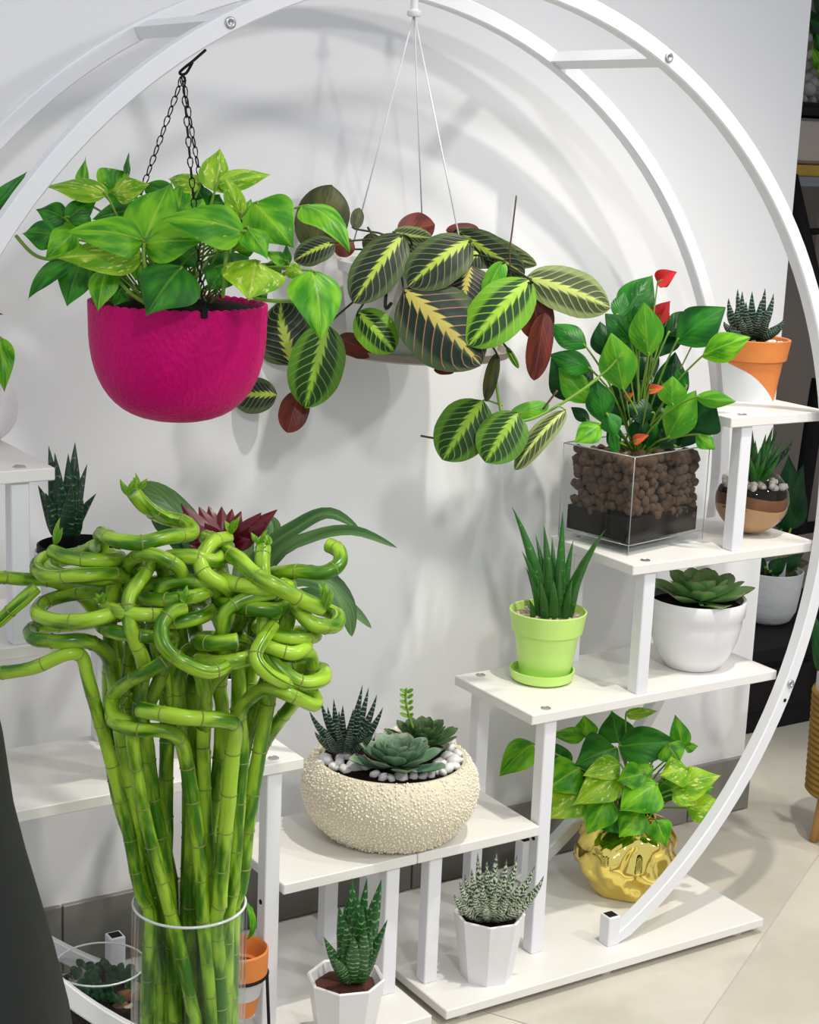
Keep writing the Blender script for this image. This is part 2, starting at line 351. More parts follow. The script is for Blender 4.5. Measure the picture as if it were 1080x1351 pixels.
def leaf3(parent, mat, B, T, width, prof='heart', roll=0.0, bend=.12, fold=.25, wave=.08, up=0.35, name='leaf', nhint=None):
    """one leaf from base point to tip point in the place; it faces about up and towards the aisle"""
    B, T = V(B), V(T); a = T - B; L = a.length; a.normalize()
    nh = nhint if nhint else ((CAM - B).normalized() + V((0, 0, up)))
    n = (nh - a * nh.dot(a)).normalized(); s = a.cross(n).normalized()
    q = math.radians(roll); n, s = n * math.cos(q) + s * math.sin(q), s * math.cos(q) - n * math.sin(q)
    ph = rnd.uniform(0, 6)
    cen = lambda v: B + a * (L * v) + n * (L * bend * 4 * v * (1 - v))
    def nr(v): return (n - a * (bend * 4 * (1 - 2 * v))).normalized()
    vs, fs, uv = leaf_pts(cen, lambda v: s, nr, width / 2, prof, -fold, wave, 0.0, ph)
    for q_ in vs:
        if q_.x < XW_ and q_.y > YW_ - .004 and q_.y < YW_ + .1: q_.y = YW_ - .004
    return mesh(name, vs, fs, M[mat] if isinstance(mat, str) else mat, parent, True, uv)
def strapleaf(parent, mat, pts, width, prof='strap', fold=.2, name='leaf', nh=None):
    """long leaf following points"""
    C = catmull(pts, 5); n = len(C) - 1
    def cen(v): i = min(int(v * n), n - 1); return C[i].lerp(C[i + 1], v * n - i)
    def tan(v): return (cen(min(v + .06, 1)) - cen(max(v - .06, 0))).normalized()
    def sid(v):
        h = nh or ((CAM - C[0]).normalized() + V((0, 0, .8))); return tan(v).cross(h).normalized()
    def nrm(v): return sid(v).cross(tan(v)).normalized()
    vs, fs, uv = leaf_pts(cen, sid, nrm, width / 2, prof, fold); return mesh(name, vs, fs, M[mat], parent, True, uv)
def spike(parent, mat, B, T, width, thick=.4, curve=None, name='leaf', seg=8, belly=0.15):
    """thick succulent blade: rounded section tapering to a point; curve = sideways bow vector"""
    B, T = V(B), V(T); a = T - B; L = a.length; cv = V(curve) if curve else V((0, 0, 0)); vs, fs, uv = [], [], []
    nh = (CAM - B).normalized(); rows = [(0, .82), (.08, .95), (.22, 1.0), (.42, .86), (.62, .62), (.8, .36), (.93, .14), (1, .01)]
    for v, h in rows:
        c = B + a * v + cv * (4 * v * (1 - v)); t = (a + cv * (4 * (1 - 2 * v))).normalized()
        n = (nh - t * nh.dot(t)).normalized(); s = t.cross(n)
        for j in range(seg):
            q = 2 * math.pi * j / seg; vs.append(c + s * (math.cos(q) * h * width / 2) + n * (math.sin(q) * h * width / 2 * thick)); uv.append((j / seg, v))
    m = seg
    for i in range(len(rows) - 1):
        for j in range(m): fs.append((i * m + j, i * m + (j + 1) % m, (i + 1) * m + (j + 1) % m, (i + 1) * m + j))
    return mesh(name, vs, fs, M[mat], parent, True, uv)
def stem3(parent, A, B, r=.0016, mat='stem', sag=0.0, name='stem'):
    A, B = V(A), V(B); m = (A + B) / 2 + V((0, 0, sag)); return tube(name, catmull([A, m, B], 4), r, M[mat], parent, 5)
def rock_geo(c, r, seed, sub=1, flat=.75):
    bm = bmesh.new(); bmesh.ops.create_icosphere(bm, subdivisions=sub, radius=1); R = random.Random(seed)
    for v in bm.verts:
        k_ = r * R.uniform(.84, 1.1); v.co = V((v.co.x * k_, v.co.y * k_, v.co.z * k_ * flat)) + V(c)
    vs = [v.co.copy() for v in bm.verts]; fs = [tuple(x.index for x in f.verts) for f in bm.faces]; bm.free(); return vs, fs
def rock_mesh(name, mat, seed, sub=2, flat=.75):
    vs, fs = rock_geo((0, 0, 0), 1, seed, sub, flat); me = D_.meshes.new(name); me.from_pydata(vs, [], fs); me.materials.append(mat)
    me.polygons.foreach_set('use_smooth', [True] * len(me.polygons)); return me
def place(me, name, parent, loc, sc, rot=(0, 0, 0)):
    o = D_.objects.new(name, me); COL.objects.link(o); o.location = loc; o.scale = (sc, sc, sc) if not isinstance(sc, tuple) else sc; o.rotation_euler = rot
    if parent: o.parent = parent; o.matrix_parent_inverse = Matrix.Translation(-parent.location)
    return o
def potprof(rt, rb, h, wall=.004, lip=0.0, liph=0.0, soil=.85):
    """outer wall up, over the rim, down inside to the soil line"""
    p = [(0.0, 0.0), (rb * .96, 0.0), (rb, .003)]
    if lip:
        z = h - liph; f = z / h; rr = rb + (rt - lip - rb) * f
        p += [(rr, z), (rr + lip, z + .001), (rt, h - .001)]
    else: p += [(rt, h - .001)]
    p += [(rt - wall * .5, h), (rt - wall, h - .001), (rt - wall - (rt - rb) * (1 - soil), h * soil)]
    return p
def disc(name, c, r, mat, parent, seg=28, dome=.004):
    return lathe(name, [(r, 0), (r * .7, dome * .6), (r * .3, dome), (0.0, dome)], c, mat, parent, seg)

# ------------------------------------------------------------------ the setting
YW = 0.3316; XW = 0.9455; ZF = -0.0262; ZB = 0.081
wall = struct(box('wall_back', (-3.2, YW, ZF - .05), (XW, YW + .11, 3.0), M['wall'], None, .002))
fl = struct(box('floor', (-3.2, -3.4, ZF - .06), (5.0, 4.6, ZF - .0012), M['grout'], None, 0))
# floor tiles: 0.6 m squares, joint line taken from the visible one
J0 = at_z(1020, 1085, ZF); J1 = at_z(1065, 1095, ZF); jd = (J1 - J0).normalized(); jn = V((-jd.y, jd.x, 0)); TS = .9
ti = box('floor_tile', (-TS / 2 + .0008, -TS / 2 + .0008, -.0011), (TS / 2 - .0008, TS / 2 - .0008, .0), M['floor'], fl, .0005)
first = True
for ix in range(-6, 6):
    for iy in range(-6, 6):
        p = J0 + jd * ((ix + .62) * TS) + jn * ((iy + .5) * TS)
        if not (-2.6 < p.x < 4.3 and -2.8 < p.y < 4.0): continue
        o = ti if first else ti.copy()
        if not first: COL.objects.link(o)
        first = False; o.parent = fl; o.matrix_parent_inverse = Matrix(); o.location = (p.x, p.y, ZF); o.rotation_euler = (0, 0, math.atan2(jd.y, jd.x))
bb = struct(box('baseboard_back', (-3.2, YW - .008, ZF - .003), (XW, YW + .001, ZB - .002), M['grout'], None, 0))
gx = at_y(82, 1215, YW - .012).x
x = gx - .6 * 4
while x < XW:
    x1 = min(x + .6, XW + .004)
    if x1 > -3.1: box('baseboard_tile', (x + .0015, YW - .014, ZF + .002), (x1 - .0015, YW - .004, ZB), M['basetile'], bb, .001)
    x += .6
struct(box('baseboard_end', (XW - .002, YW - .013, ZF), (XW + .008, YW + .113, ZB), M['basetile'], None, .001))
bpy.data.objects['baseboard_end'].name = 'baseboard_right'
struct(box('wall_right', (5.0, -3.5, ZF - .05), (5.1, 4.6, 3.0), M['wall'], None, 0))
struct(box('added_shade_slab', (0.99, .46, 1.78), (5.0, 4.6, 1.86), M['wall'], None, 0))  # unseen low slab, added to darken the floor beyond the wall's end
fw = struct(box('wall_far', (0.2, 2.9, ZF - .05), (5.0, 3.0, 3.0), M['farwall'], None, 0))

# ------------------------------------------------------------------ the round stand: two half moons
R_O, TW, CX, ZC, YA, YBk = 0.75, .0219, -0.0189, 0.6457, -0.0303, 0.2123
SH = {1: (.0006, .2114, .2086), 2: (.1856, .6665, .3829), 3: (.3539, .7287, .5868), 4: (.5234, .7265, .7955)}
DEP, TH = 0.2, .0151
PY = .0058
def arc_tube(name, s, y0, parent):
    vs, fs = [], []; a0 = -math.radians(60.9); a1 = math.acos((.001 - CX) / (R_O - TW / 2)); N = 56
    for i in range(N + 1):
        t = a0 + (a1 - a0) * i / N; c, sn = math.cos(t), math.sin(t); e = .0018
        ring = [(R_O - e, y0), (R_O, y0 + e), (R_O, y0 + TW - e), (R_O - e, y0 + TW), (R_O - TW + e, y0 + TW), (R_O - TW, y0 + TW - e), (R_O - TW, y0 + e), (R_O - TW + e, y0)]
        for r, y in ring:
            z = ZC + r * sn
            vs.append(V((s * (CX + r * c), y, max(z, .0004))))
    m = 8
    for i in range(N):
        for j in range(m): fs.append((i * m + j, i * m + (j + 1) % m, (i + 1) * m + (j + 1) % m, (i + 1) * m + j))
    fs.append(tuple(range(m))); fs.append(tuple(N * m + j for j in range(m))[::-1])
    o = mesh(name, vs, fs, M['paint'], parent); sharp(o, 35); return o
def half_stand(s, label):
    st = thing('half_moon_plant_stand', label, 'plant stand', (s * .31, .1, ZF))
    X = lambda a, b: (min(s * a, s * b), max(s * a, s * b))
    def bx(name, xa, xb, y0, y1, z0, z1, mat, parent=st, bev=.0012):
        q = X(xa, xb); return box(name, (q[0], y0, z0), (q[1], y1, z1), mat, parent, bev)
    bx('base_board', .0117, .6146, -.0711, .2712, -.0141, 0, M['board'])
    for fx in (.05, .31, .575):
        for fy in (-.045, .245): lathe('foot', [(.0, 0), (.014, 0), (.016, .004), (.016, .0121)], (s * fx, fy, ZF), M['rubber'], st, 16)
    for i, (a, b, z) in SH.items(): bx('shelf_board', a, b, 0, DEP, z - TH, z, M['board'])
    def posts(xa, z0, z1, bolt=True):
        for y in (PY, DEP - PY - TW): bx('post', xa, xa + TW, y, y + TW, z0, z1, M['paint'])
        if bolt:
            for y in (PY, DEP - PY - TW): lathe('screw_cap', [(.0075, 0), (.0075, .001), (.006, .0018), (.0055, .0012), (0, .0012)], (s * (xa + .008), y + TW / 2, z1 + TH), M['chrome'], st, 20)
    posts(.0244, .0, SH[1][2] - TH, False)
    posts(.2142, .0, SH[2][2] - TH)
    posts(.3825, SH[2][2], SH[3][2] - TH)
    posts(.552, SH[3][2], SH[4][2] - TH)
    arcs = [arc_tube('arc_tube', s, YA, st), arc_tube('arc_tube', s, YBk, st)]
    for y0 in (YA, YBk):
        b = bx('foot_socket', .331 + (0 if y0 < 0 else .015), .353 + (0 if y0 < 0 else .015), y0 - .0005, y0 + TW + .0005, 0, .047 if y0 < 0 else .070, M['paint'])
        bx('tube_end', .334 + (0 if y0 < 0 else .015), .350 + (0 if y0 < 0 else .015), y0 + .003, y0 + TW - .003, .0466 + (0 if y0 < 0 else .023), .0476 + (0 if y0 < 0 else .023), M['blackcap'], b, 0)
    # cross bar between front and rear arc, and round bolt heads on the front face
    t = 1.0868; rm = R_O - TW / 2; c, sn = math.cos(t), math.sin(t)
    p = V((s * (CX + rm * c), 0, ZC + rm * sn)); e = V((s * -sn, 0, c)); n = V((s * c, 0, sn)); vs = []
    for y in (YA + TW * .6, YBk + .002):
        for a, b2 in ((-.011, -.008), (.011, -.008), (.011, .008), (-.011, .008)): q = p + e * a + n * b2; vs.append(V((q.x, y, q.z)))
    mesh('cross_bar', vs, [(0, 1, 2, 3), (7, 6, 5, 4), (0, 4, 5, 1), (1, 5, 6, 2), (2, 6, 7, 3), (3, 7, 4, 0)], M['paint'], st, False)
    for ang in (1.0868, -.3824):
        q = V((s * (CX + rm * math.cos(ang)), YA, ZC + rm * math.sin(ang)))
        vs, fs = lathe_geo([(.0068, 0), (.0068, .0018), (.0055, .0028), (.003, .0028), (.0026, .0012), (0, .0012)], (0, 0, 0), 18)
        mesh('bolt_head', [V((q.x + v.x, q.y - v.z, q.z + v.y)) for v in vs], fs, M['chrome'], st)
    ang = -.3824 - .022 - .016; q = V((s * (CX + (rm + .002) * math.cos(ang)), YA - .0006, ZC + (rm) * math.sin(ang)))
    vs, fs = lathe_geo([(.003, 0), (.003, .0004), (0, .0004)], (0, 0, 0), 12)
    mesh('bolt_hole', [V((q.x + v.x, q.y - v.z, q.z + v.y)) for v in vs], fs, M['blackcap'], st)
    for z in (SH[1][2] - .026,):
        vs, fs = lathe_geo([(.0034, 0), (.0034, .0012), (0, .0016)], (0, 0, 0), 12)
        for y in (PY + TW * .5,): mesh('side_bolt', [V((s * (.2142 - v.z * 1.0) if s > 0 else s * (.2142 + TW + v.z), y + v.x, z + v.y)) for v in vs], fs, M['blackcap'], st)
    return st
half_stand(1, 'white half-moon plant stand with stepped shelves on the right side of the circle')
half_stand(-1, 'white half-moon plant stand on the left, behind the curly bamboo')

# ------------------------------------------------------------------ leaf lists -> plants
def grow(th, h0, specs, root, stem_r=.0016, stem_mat='stem', prof='heart', root_off=.5, stems=True, wave=.08, fold=.25, wf=1.0, vmax=9999):
    """specs: (base px, tip px, width px, offset base, offset tip, material, roll, bend[, profile])  offsets: metres nearer the aisle"""
    for sp in specs:
        (bu, bv), (tu, tv), wpx, ob, ot, mat, roll, bend = sp[:8]; pr = sp[8] if len(sp) > 8 else prof
        B = at_h(bu, bv, h0 - ob); T = at_h(tu, tv, h0 - ot)
        leaf3(th, mat, B, T, wf * wpx * mpp((B + T) / 2) / max(.35, math.cos(math.radians(roll))), pr, roll, bend, fold, wave)
        if stems and mat not in ('mar_b',) and bv < vmax:
            rt = V(root) + V((rnd.uniform(-1, 1), rnd.uniform(-1, 1), 0)) * root_off
            d = (T - B).normalized() * .006
            path = catmull([rt, rt.lerp(B, .55) + V((0, 0, (B - rt).length * .10)), B, B + d], 3)
            tube('stem', path, stem_r, M[stem_mat], th, 5)

# --- magenta hanging planter
HC = at_y(235, 400, -0.02); h0 = hor(HC); s1 = mpp(HC); rp = 118 * s1
pot = thing('hanging_pothos_planter', 'magenta hammered hanging pot of variegated pothos on black chains', 'hanging plant', HC - V((0, 0, .137)))
H = .137
prof = [(0, 0)]
for i in range(1, 15):
    q = i / 14 * math.pi / 2; prof.append((rp * (math.sin(q) ** .72) * .995, H * .86 * (1 - math.cos(q) ** .82)))
prof += [(rp * 1.0, H * .95), (rp, H), (rp - .003, H + .001), (rp - .005, H - .001), (rp - .008, H * .86)]
def scal(r, z, q, i): return (r, z + (.0016 * abs(math.sin(q * 27)) if z > H * .99 else 0))
lathe('pot', prof, HC - V((0, 0, H)), M['magenta'], pot, 324, scal)
disc('soil', HC + V((0, 0, -.006)), rp - .0055, M['soil'], pot, 40, .012)
top = at_h(241, 101, h0); hk = at_h(271, 66, hor(at_y(270, 65, -.02)))
tube('hook', catmull([hk, at_h(255, 80, h0), at_h(238, 94, h0), at_h(239, 98, h0), at_h(246, 96, h0), at_h(254, 82, h0)], 4), .0017, M['black'], pot, 6)
RW = V((RIGHT.x, RIGHT.y, 0)).normalized()
rimA = HC - RW * rp * .90 + FH * rp * .35; rimB = HC + RW * rp * .40 - FH * rp * .90; rimC = HC + RW * rp * .36 + FH * rp * .88
# one link: a slim stretched ring
lv, lf = [], []
ring = [(math.cos(t) * .0030 * (1 - .35 * math.sin(t)), math.sin(t) * .0068) for t in [2 * math.pi * i / 10 for i in range(10)]]
for i, (a, b) in enumerate(ring):
    nx = V((a, b, 0)).normalized()
    for j in range(4):
        q = math.pi / 2 * j; lv.append(V((a, b, 0)) + nx * (math.cos(q) * .0009) + V((0, 0, math.sin(q) * .0009)))
for i in range(10):
    for j in range(4): lf.append((i * 4 + j, i * 4 + (j + 1) % 4, ((i + 1) % 10) * 4 + (j + 1) % 4, ((i + 1) % 10) * 4 + j))
lme = D_.meshes.new('chain_link'); lme.from_pydata(lv, [], lf); lme.materials.append(M['black'])
for rim in (rimA, rimB, rimC):
    d = rim - top; n = int(d.length / .0118)
    for i in range(n):
        q = d.to_track_quat('Y', 'Z').to_euler(); o = D_.objects.new('chain_link', lme); COL.objects.link(o)
        o.location = top + d * ((i + .5) / n); o.rotation_mode = 'QUATERNION'
        o.rotation_quaternion = d.to_track_quat('Y', 'Z') @ Matrix.Rotation(math.radians(35 + 80 * (i % 2)), 3, 'Y').to_quaternion()
        o.parent = pot; o.matrix_parent_inverse = Matrix.Translation(-pot.location)
box('chain_clip', rimB - V((.004, .004, .006)), rimB + V((.004, .004, .005)), M['black'], pot, .001)
p_, d_, v_ = 'pothos', 'pothos_dark', 'pothos_pale'
specs = [
 ((141,258),(60,246),28,.02,-.02,v_,20,.10), ((138,258),(172,228),40,-.02,-.04,p_,30,.12), ((105,262),(113,207),13,-.03,-.06,p_,50,.05), ((168,232),(170,202),6,-.02,-.03,d_,60,.02),
 ((150,256),(198,243),26,.03,.05,v_,10,.1), ((88,290),(47,276),32,.0,.0,d_,15,.15), ((88,290),(128,264),26,.02,.0,d_,-10,.12), ((74,311),(29,308),34,.03,.03,d_,10,.14),
 ((98,306),(59,343),30,.04,.06,p_,-15,.12), ((92,344),(37,396),24,.05,.08,d_,25,.18), ((107,348),(89,404),38,.06,.08,d_,15,.12), ((140,356),(129,411),30,.08,.10,p_,10,.10),
 ((190,318),(88,307),44,.10,.12,p_,12,.14), ((189,337),(74,341),40,.09,.11,v_,-8,.14), ((184,276),(121,290),28,.0,.02,d_,0,.1), ((190,318),(225,242),58,.08,.02,p_,0,.10),
 ((191,322),(268,319),42,.09,.10,p_,5,.14), ((240,352),(192,417),64,.11,.15,d_,8,.10), ((233,292),(242,241),34,.02,-.02,p_,0,.1), ((283,252),(289,197),34,.0,-.04,v_,25,.08),
 ((264,246),(222,236),26,-.01,-.03,v_,20,.12), ((287,243),(357,230),21,.0,-.03,v_,15,.1), ((317,286),(296,231),24,.05,.06,v_,20,.08), ((322,307),(214,290),48,.11,.12,p_,10,.14),
 ((324,300),(353,343),30,.10,.12,p_,-15,.12), ((326,294),(331,262),18,.02,.0,p_,20,.05), ((335,268),(387,327),60,.06,.08,p_,5,.16), ((399,272),(462,333),36,.04,.08,p_,-25,.20),
 ((411,357),(423,450),54,.10,.14,p_,-15,.12), ((338,344),(328,397),64,.10,.13,v_,0,.10), ((378,346),(348,332),16,.06,.06,p_,20,.1), ((378,352),(403,368),15,.09,.10,v_,20,.1),
 ((378,352),(378,321),11,.05,.05,d_,40,.05), ((278,278),(290,256),28,-.02,-.03,d_,0,.1), ((228,256),(184,244),22,-.02,-.03,d_,0,.1), ((162,360),(138,398),28,.02,.04,d_,0,.1),
 ((188,346),(178,370),30,.03,.05,p_,-10,.1), ((250,300),(300,276),34,-.02,-.05,d_,0,.1), ((300,330),(306,368),40,.03,.05,d_,0,.1), ((230,330),(262,352),40,.03,.05,d_,0,.1),
 ((200,290),(160,300),34,-.03,-.05,d_,0,.1), ((210,340),(236,368),34,.0,.02,d_,0,.1), ((280,310),(330,322),34,-.02,-.03,d_,0,.1), ((170,330),(150,352),30,-.02,-.04,d_,0,.1),
 ((140,300),(120,330),34,.0,.0,d_,0,.1), ((345,350),(372,372),30,.04,.05,d_,0,.1),
 ((120,300),(70,288),30,-.02,-.03,p_,0,.12), ((118,330),(76,352),30,.02,.03,p_,10,.12), ((150,346),(112,362),28,.04,.06,d_,0,.12), ((170,300),(196,262),34,.0,-.03,p_,0,.1),
 ((250,296),(268,262),30,.02,.0,p_,10,.1), ((262,300),(300,300),30,.05,.06,d_,0,.1), ((310,330),(340,308),28,.02,.02,p_,0,.1), ((296,352),(276,384),34,.07,.09,d_,0,.1), ((218,352),(196,372),30,.06,.08,d_,0,.1),
 ((330,372),(352,398),26,.06,.08,d_,0,.1), ((160,382),(150,404),24,.06,.08,d_,0,.1), ((272,270),(256,244),24,-.03,-.05,d_,0,.1), ((205,262),(214,238),26,-.03,-.05,p_,0,.1), ((306,300),(322,262),24,-.02,-.04,d_,0,.1)]
grow(pot, h0, specs, HC + V((0, 0, -.012)), .0014, root_off=rp * .45, wf=1.32)
for pts in ([(336,394,.09),(360,397,.10),(387,396,.10),(405,386,.10),(413,366,.10),(411,357,.10)], [(193,402,.08),(170,385,.08),(147,360,.06)], [(21,311,-.02),(40,332,-.01),(58,341,.0),(90,344,.03)], [(199,382,.10),(190,345,.10),(190,320,.10)], [(294,392,.09),(297,350,.10),(300,322,.10)], [(340,390,.0),(370,365,.05),(395,350,.06)], [(240,395,.06),(262,360,.04),(285,330,.0)]):
    tube('vine_stem', catmull([at_h(u, v, h0 - o_) for u, v, o_ in pts], 5), .0022, M['stem'], pot, 6)

# --- prayer plant in a cream hanging pot
MC = at_y(562, 345, .188); h1 = hor(MC); s2 = mpp(MC); rm_ = 118 * s2
mp = thing('hanging_prayer_plant', 'prayer plant with fishbone-patterned dark leaves in a cream hanging pot', 'hanging plant', MC - V((0, 0, .13)))
hp = .128
lathe('pot', potprof(rm_, rm_ * .84, hp, .004, .006, .016, .86), MC - V((0, 0, hp)), M['cream'], mp, 48)
lathe('saucer', [(0, 0), (rm_ * .86, 0), (rm_ * .98, .004), (rm_ * 1.0, .014), (rm_ * .97, .014), (rm_ * .92, .006), (0, .005)], MC - V((0, 0, hp + .005)), M['saucer'], mp, 48)
disc('soil', MC + V((0, 0, -.017)), rm_ - .007, M['soil'], mp)
ht = at_h(546, 22, hor(at_y(546, 22, .205)))
lathe('hanger_hub', [(0, 0), (.0085, 0), (.010, .002), (.010, .007), (.0055, .010), (.0045, .045), (0, .047)], ht, M['string'], mp, 16)
for (u, v, oo) in ((462,336,-.02), (557,300,-.085), (612,345,.10)):
    tube('hanger_string', [ht + V((0, 0, .003)), at_h(u, v, h1 - oo)], .0011, M['string'], mp, 5)
L = 'mar_l'; O = 'mar_o'; Bn = 'mar_b'; Dk = 'mar_d'; G = 'mar_g'; Md = 'mar_m'; Rv = 'mar_r'
specs = [
 ((412,334),(438,244),64,.0,-.03,O,0,.10), ((442,320),(388,344),36,.05,.06,Dk,10,.1), ((386,482),(362,396),78,-.02,-.05,Dk,0,.08), ((365,521),(305,523),46,.0,.0,Dk,0,.1),
 ((432,428),(402,538),66,.11,.13,Md,-5,.08), ((396,515),(379,571),36,.10,.12,Bn,0,.05), ((444,446),(494,466),30,.09,.10,Bn,0,.05), ((472,411),(520,464),48,.13,.15,G,5,.08),
 ((531,310),(466,400),58,.11,.16,Dk,0,.10), ((620,317),(538,378),64,.11,.15,Dk,5,.12), ((619,348),(611,402),60,.12,.15,Rv,0,.08), ((532,382),(634,482),98,.15,.19,Rv,0,.10),
 ((699,369),(618,456),68,.15,.19,G,0,.08), ((694,366),(805,406),56,.12,.11,L,5,.12), ((663,344),(641,394),26,.13,.15,'anth_light',20,.08), ((602,303),(708,350),26,.02,.05,L,35,.12),
 ((606,308),(692,362),40,.05,.08,Dk,20,.1), ((524,306),(573,296),34,.0,-.05,Bn,20,.1), ((518,307),(570,314),20,.04,.04,L,25,.1), ((588,304),(632,303),16,-.02,-.04,Bn,20,.1),
 ((701,386),(713,450),44,.12,.12,Bn,0,.05), ((719,412),(704,502),31,.13,.14,Bn,0,.06), ((637,528),(584,607),66,.13,.16,Md,0,.08), ((683,545),(640,610),60,.15,.18,Md,0,.08),
 ((746,541),(679,620),30,.14,.17,L,15,.10), ((672,548),(724,535),20,.12,.10,'anth_light',15,.1), ((600,489),(572,488),13,.08,.08,Bn,20,.05), ((655,466),(641,530),17,.13,.14,O,10,.05),
 ((468,302),(474,274),16,.02,.0,O,10,.05), ((668,458),(684,486),8,.14,.14,G,20,.05), ((570,330),(520,345),40,.04,.05,Dk,0,.1), ((640,330),(600,350),50,.06,.08,Dk,0,.1),
 ((660,360),(690,400),40,.04,.06,O,0,.1), ((540,350),(575,372),44,.08,.10,Dk,0,.1), ((440,322),(468,330),26,.03,.03,Bn,0,.1), ((500,312),(480,330),24,.02,.02,O,0,.1)]
grow(mp, h1, specs, MC + V((0, 0, -.01)), .0015, 'darkstem', 'oval', rm_ * .4, True, .05, .18, 1.1, 470)
for pts, mt, r in (([(674,369,.10),(672,335,.10),(676,300,.10),(681,258,.10)], 'brownstem', .0012), ([(655,470,.12),(654,500,.13),(663,548,.14),(682,550,.15)], 'stem', .0022), ([(663,535,.13),(645,529,.13),(637,528,.13)], 'stem', .0014),
    ([(652,556,.15),(692,555,.15),(722,543,.14),(760,520,.13),(790,498,.12)], 'stem', .0022), ([(722,543,.14),(736,536,.14),(746,541,.14)], 'stem', .0014), ([(716,540,.14),(735,515,.14)], 'brownstem', .0016),
    ([(485,300,.03),(495,318,.05),(500,340,.06)], 'darkstem', .0016), ([(516,400,.11),(508,405,.12),(512,360,.10)], 'darkstem', .0024), ([(555,575,.12),(575,578,.13),(590,574,.14)], 'brownstem', .0016)):
    tube('vine_stem', catmull([at_h(u, v, h1 - o_) for u, v, o_ in pts], 5), r, M[mt], mp, 6)

# --- anthurium in a square glass vase with clay pebbles (on shelf 3)
Z3 = SH[3][2]; Z2 = SH[2][2]; Z4 = SH[4][2]; Z1 = SH[1][2]
cf = at_z(828, 734, Z3); cl = at_z(752, 709, Z3); crn = at_z(926, 712, Z3)
ax = (crn - cf); ay = (cl - cf); side = .158
ax = V((ax.x, ax.y, 0)).normalized(); ay = V((-ax.y, ax.x, 0))
if ay.dot(cl - cf) < 0: ay = -ay
sx = (crn - cf).length; sy = min((cl - cf).length * 1.05, sx); hq = .150
cc = cf + ax * sx / 2 + ay * sy / 2
an = thing('anthurium_in_glass_cube', 'anthurium with small red flowers in a square glass vase of clay balls', 'potted plant', cc)
def qp(a, b, z): return cf + ax * (a * sx) + ay * (b * sy) + V((0, 0, z))
def obox(name, a0, a1, b0, b1, z0, z1, mat, parent):
    vs = [qp(a, b, z) for z in (z0, z1) for a, b in ((a0, b0), (a1, b0), (a1, b1), (a0, b1))]
    return mesh(name, vs, [(3, 2, 1, 0), (4, 5, 6, 7), (0, 1, 5, 4), (1, 2, 6, 5), (2, 3, 7, 6), (3, 0, 4, 7)], mat, parent, False)
t = .035
for n_, r in (('glass_wall', (0, 1, 0, t)), ('glass_wall', (0, 1, 1 - t, 1)), ('glass_wall', (0, t, t, 1 - t)), ('glass_wall', (1 - t, 1, t, 1 - t))):
    obox(n_, *r, .0005, hq, M['glass'], an)
gb = obox('glass_base', t, 1 - t, t, 1 - t, .0005, .016, M['glass'], an)
for a, b, c, d in ((0, 0, 1, 0), (0, 0, 0, 1), (1, 0, 1, 1), (0, 1, 1, 1)):
    tube('glass_rim', [qp(a, b, hq), qp(c, d, hq)], .0010, M['glassedge'], an, 5)
for a, b in ((0, 0), (1, 0), (0, 1)): tube('glass_edge', [qp(a, b, 0.001), qp(a, b, hq)], .0007, M['glassedge'], an, 5)
for a, b, c, d in ((0, 0, 1, 0), (0, 0, 0, 1)): tube('glass_edge', [qp(a, b, .016), qp(c, d, .016)], .0006, M['glassedge'], an, 5)
obox('soil', t + .018, 1 - t - .018, t + .018, 1 - t - .018, .017, hq * .36, M['soil'], an)
obox('soil', t + .09, 1 - t - .09, t + .09, 1 - t - .09, hq * .36, hq * .84, M['soil'], an)
pm = [rock_mesh('clay_pebble', M['clay'], i, 2, .95) for i in range(4)]
cnt = 0
def clay(a, b, z, r):
    global cnt
    place(pm[cnt % 4], 'clay_pebble', an, qp(a, b, z), r, (rnd.uniform(0, 6), rnd.uniform(0, 6), 0)); cnt += 1
m_ = t + .050
z = .030; row = 0
while z < hq * .95:
    for f in range(11):
        q = m_ + (1 - 2 * m_) * min(1, max(0, (f + .5 * (row % 2) - .25) / 10 + rnd.uniform(-.03, .03))); r = rnd.uniform(.0066, .0094)
        cut = hq * (.34 - .22 * max(0, (q - .55)) * 2.2 + .05 * math.sin(q * 9))
        if z > cut: clay(q, m_ + rnd.uniform(-.004, .03), z + rnd.uniform(-.004, .004), r)
        if z > hq * .36 + .012 * math.sin(q * 7): clay(m_ + rnd.uniform(-.004, .03), q, z + rnd.uniform(-.004, .004), r)
    z += .0120; row += 1
for i in range(9):
    for j in range(9): clay(.16 + .68 * i / 8 + rnd.uniform(-.02, .02), .16 + .68 * j / 8 + rnd.uniform(-.02, .02), hq * .90 + rnd.uniform(-.003, .004), rnd.uniform(.0072, .009))
ha = hor(cc); n_, dk, li = 'anth', 'anth_dark', 'anth_light'
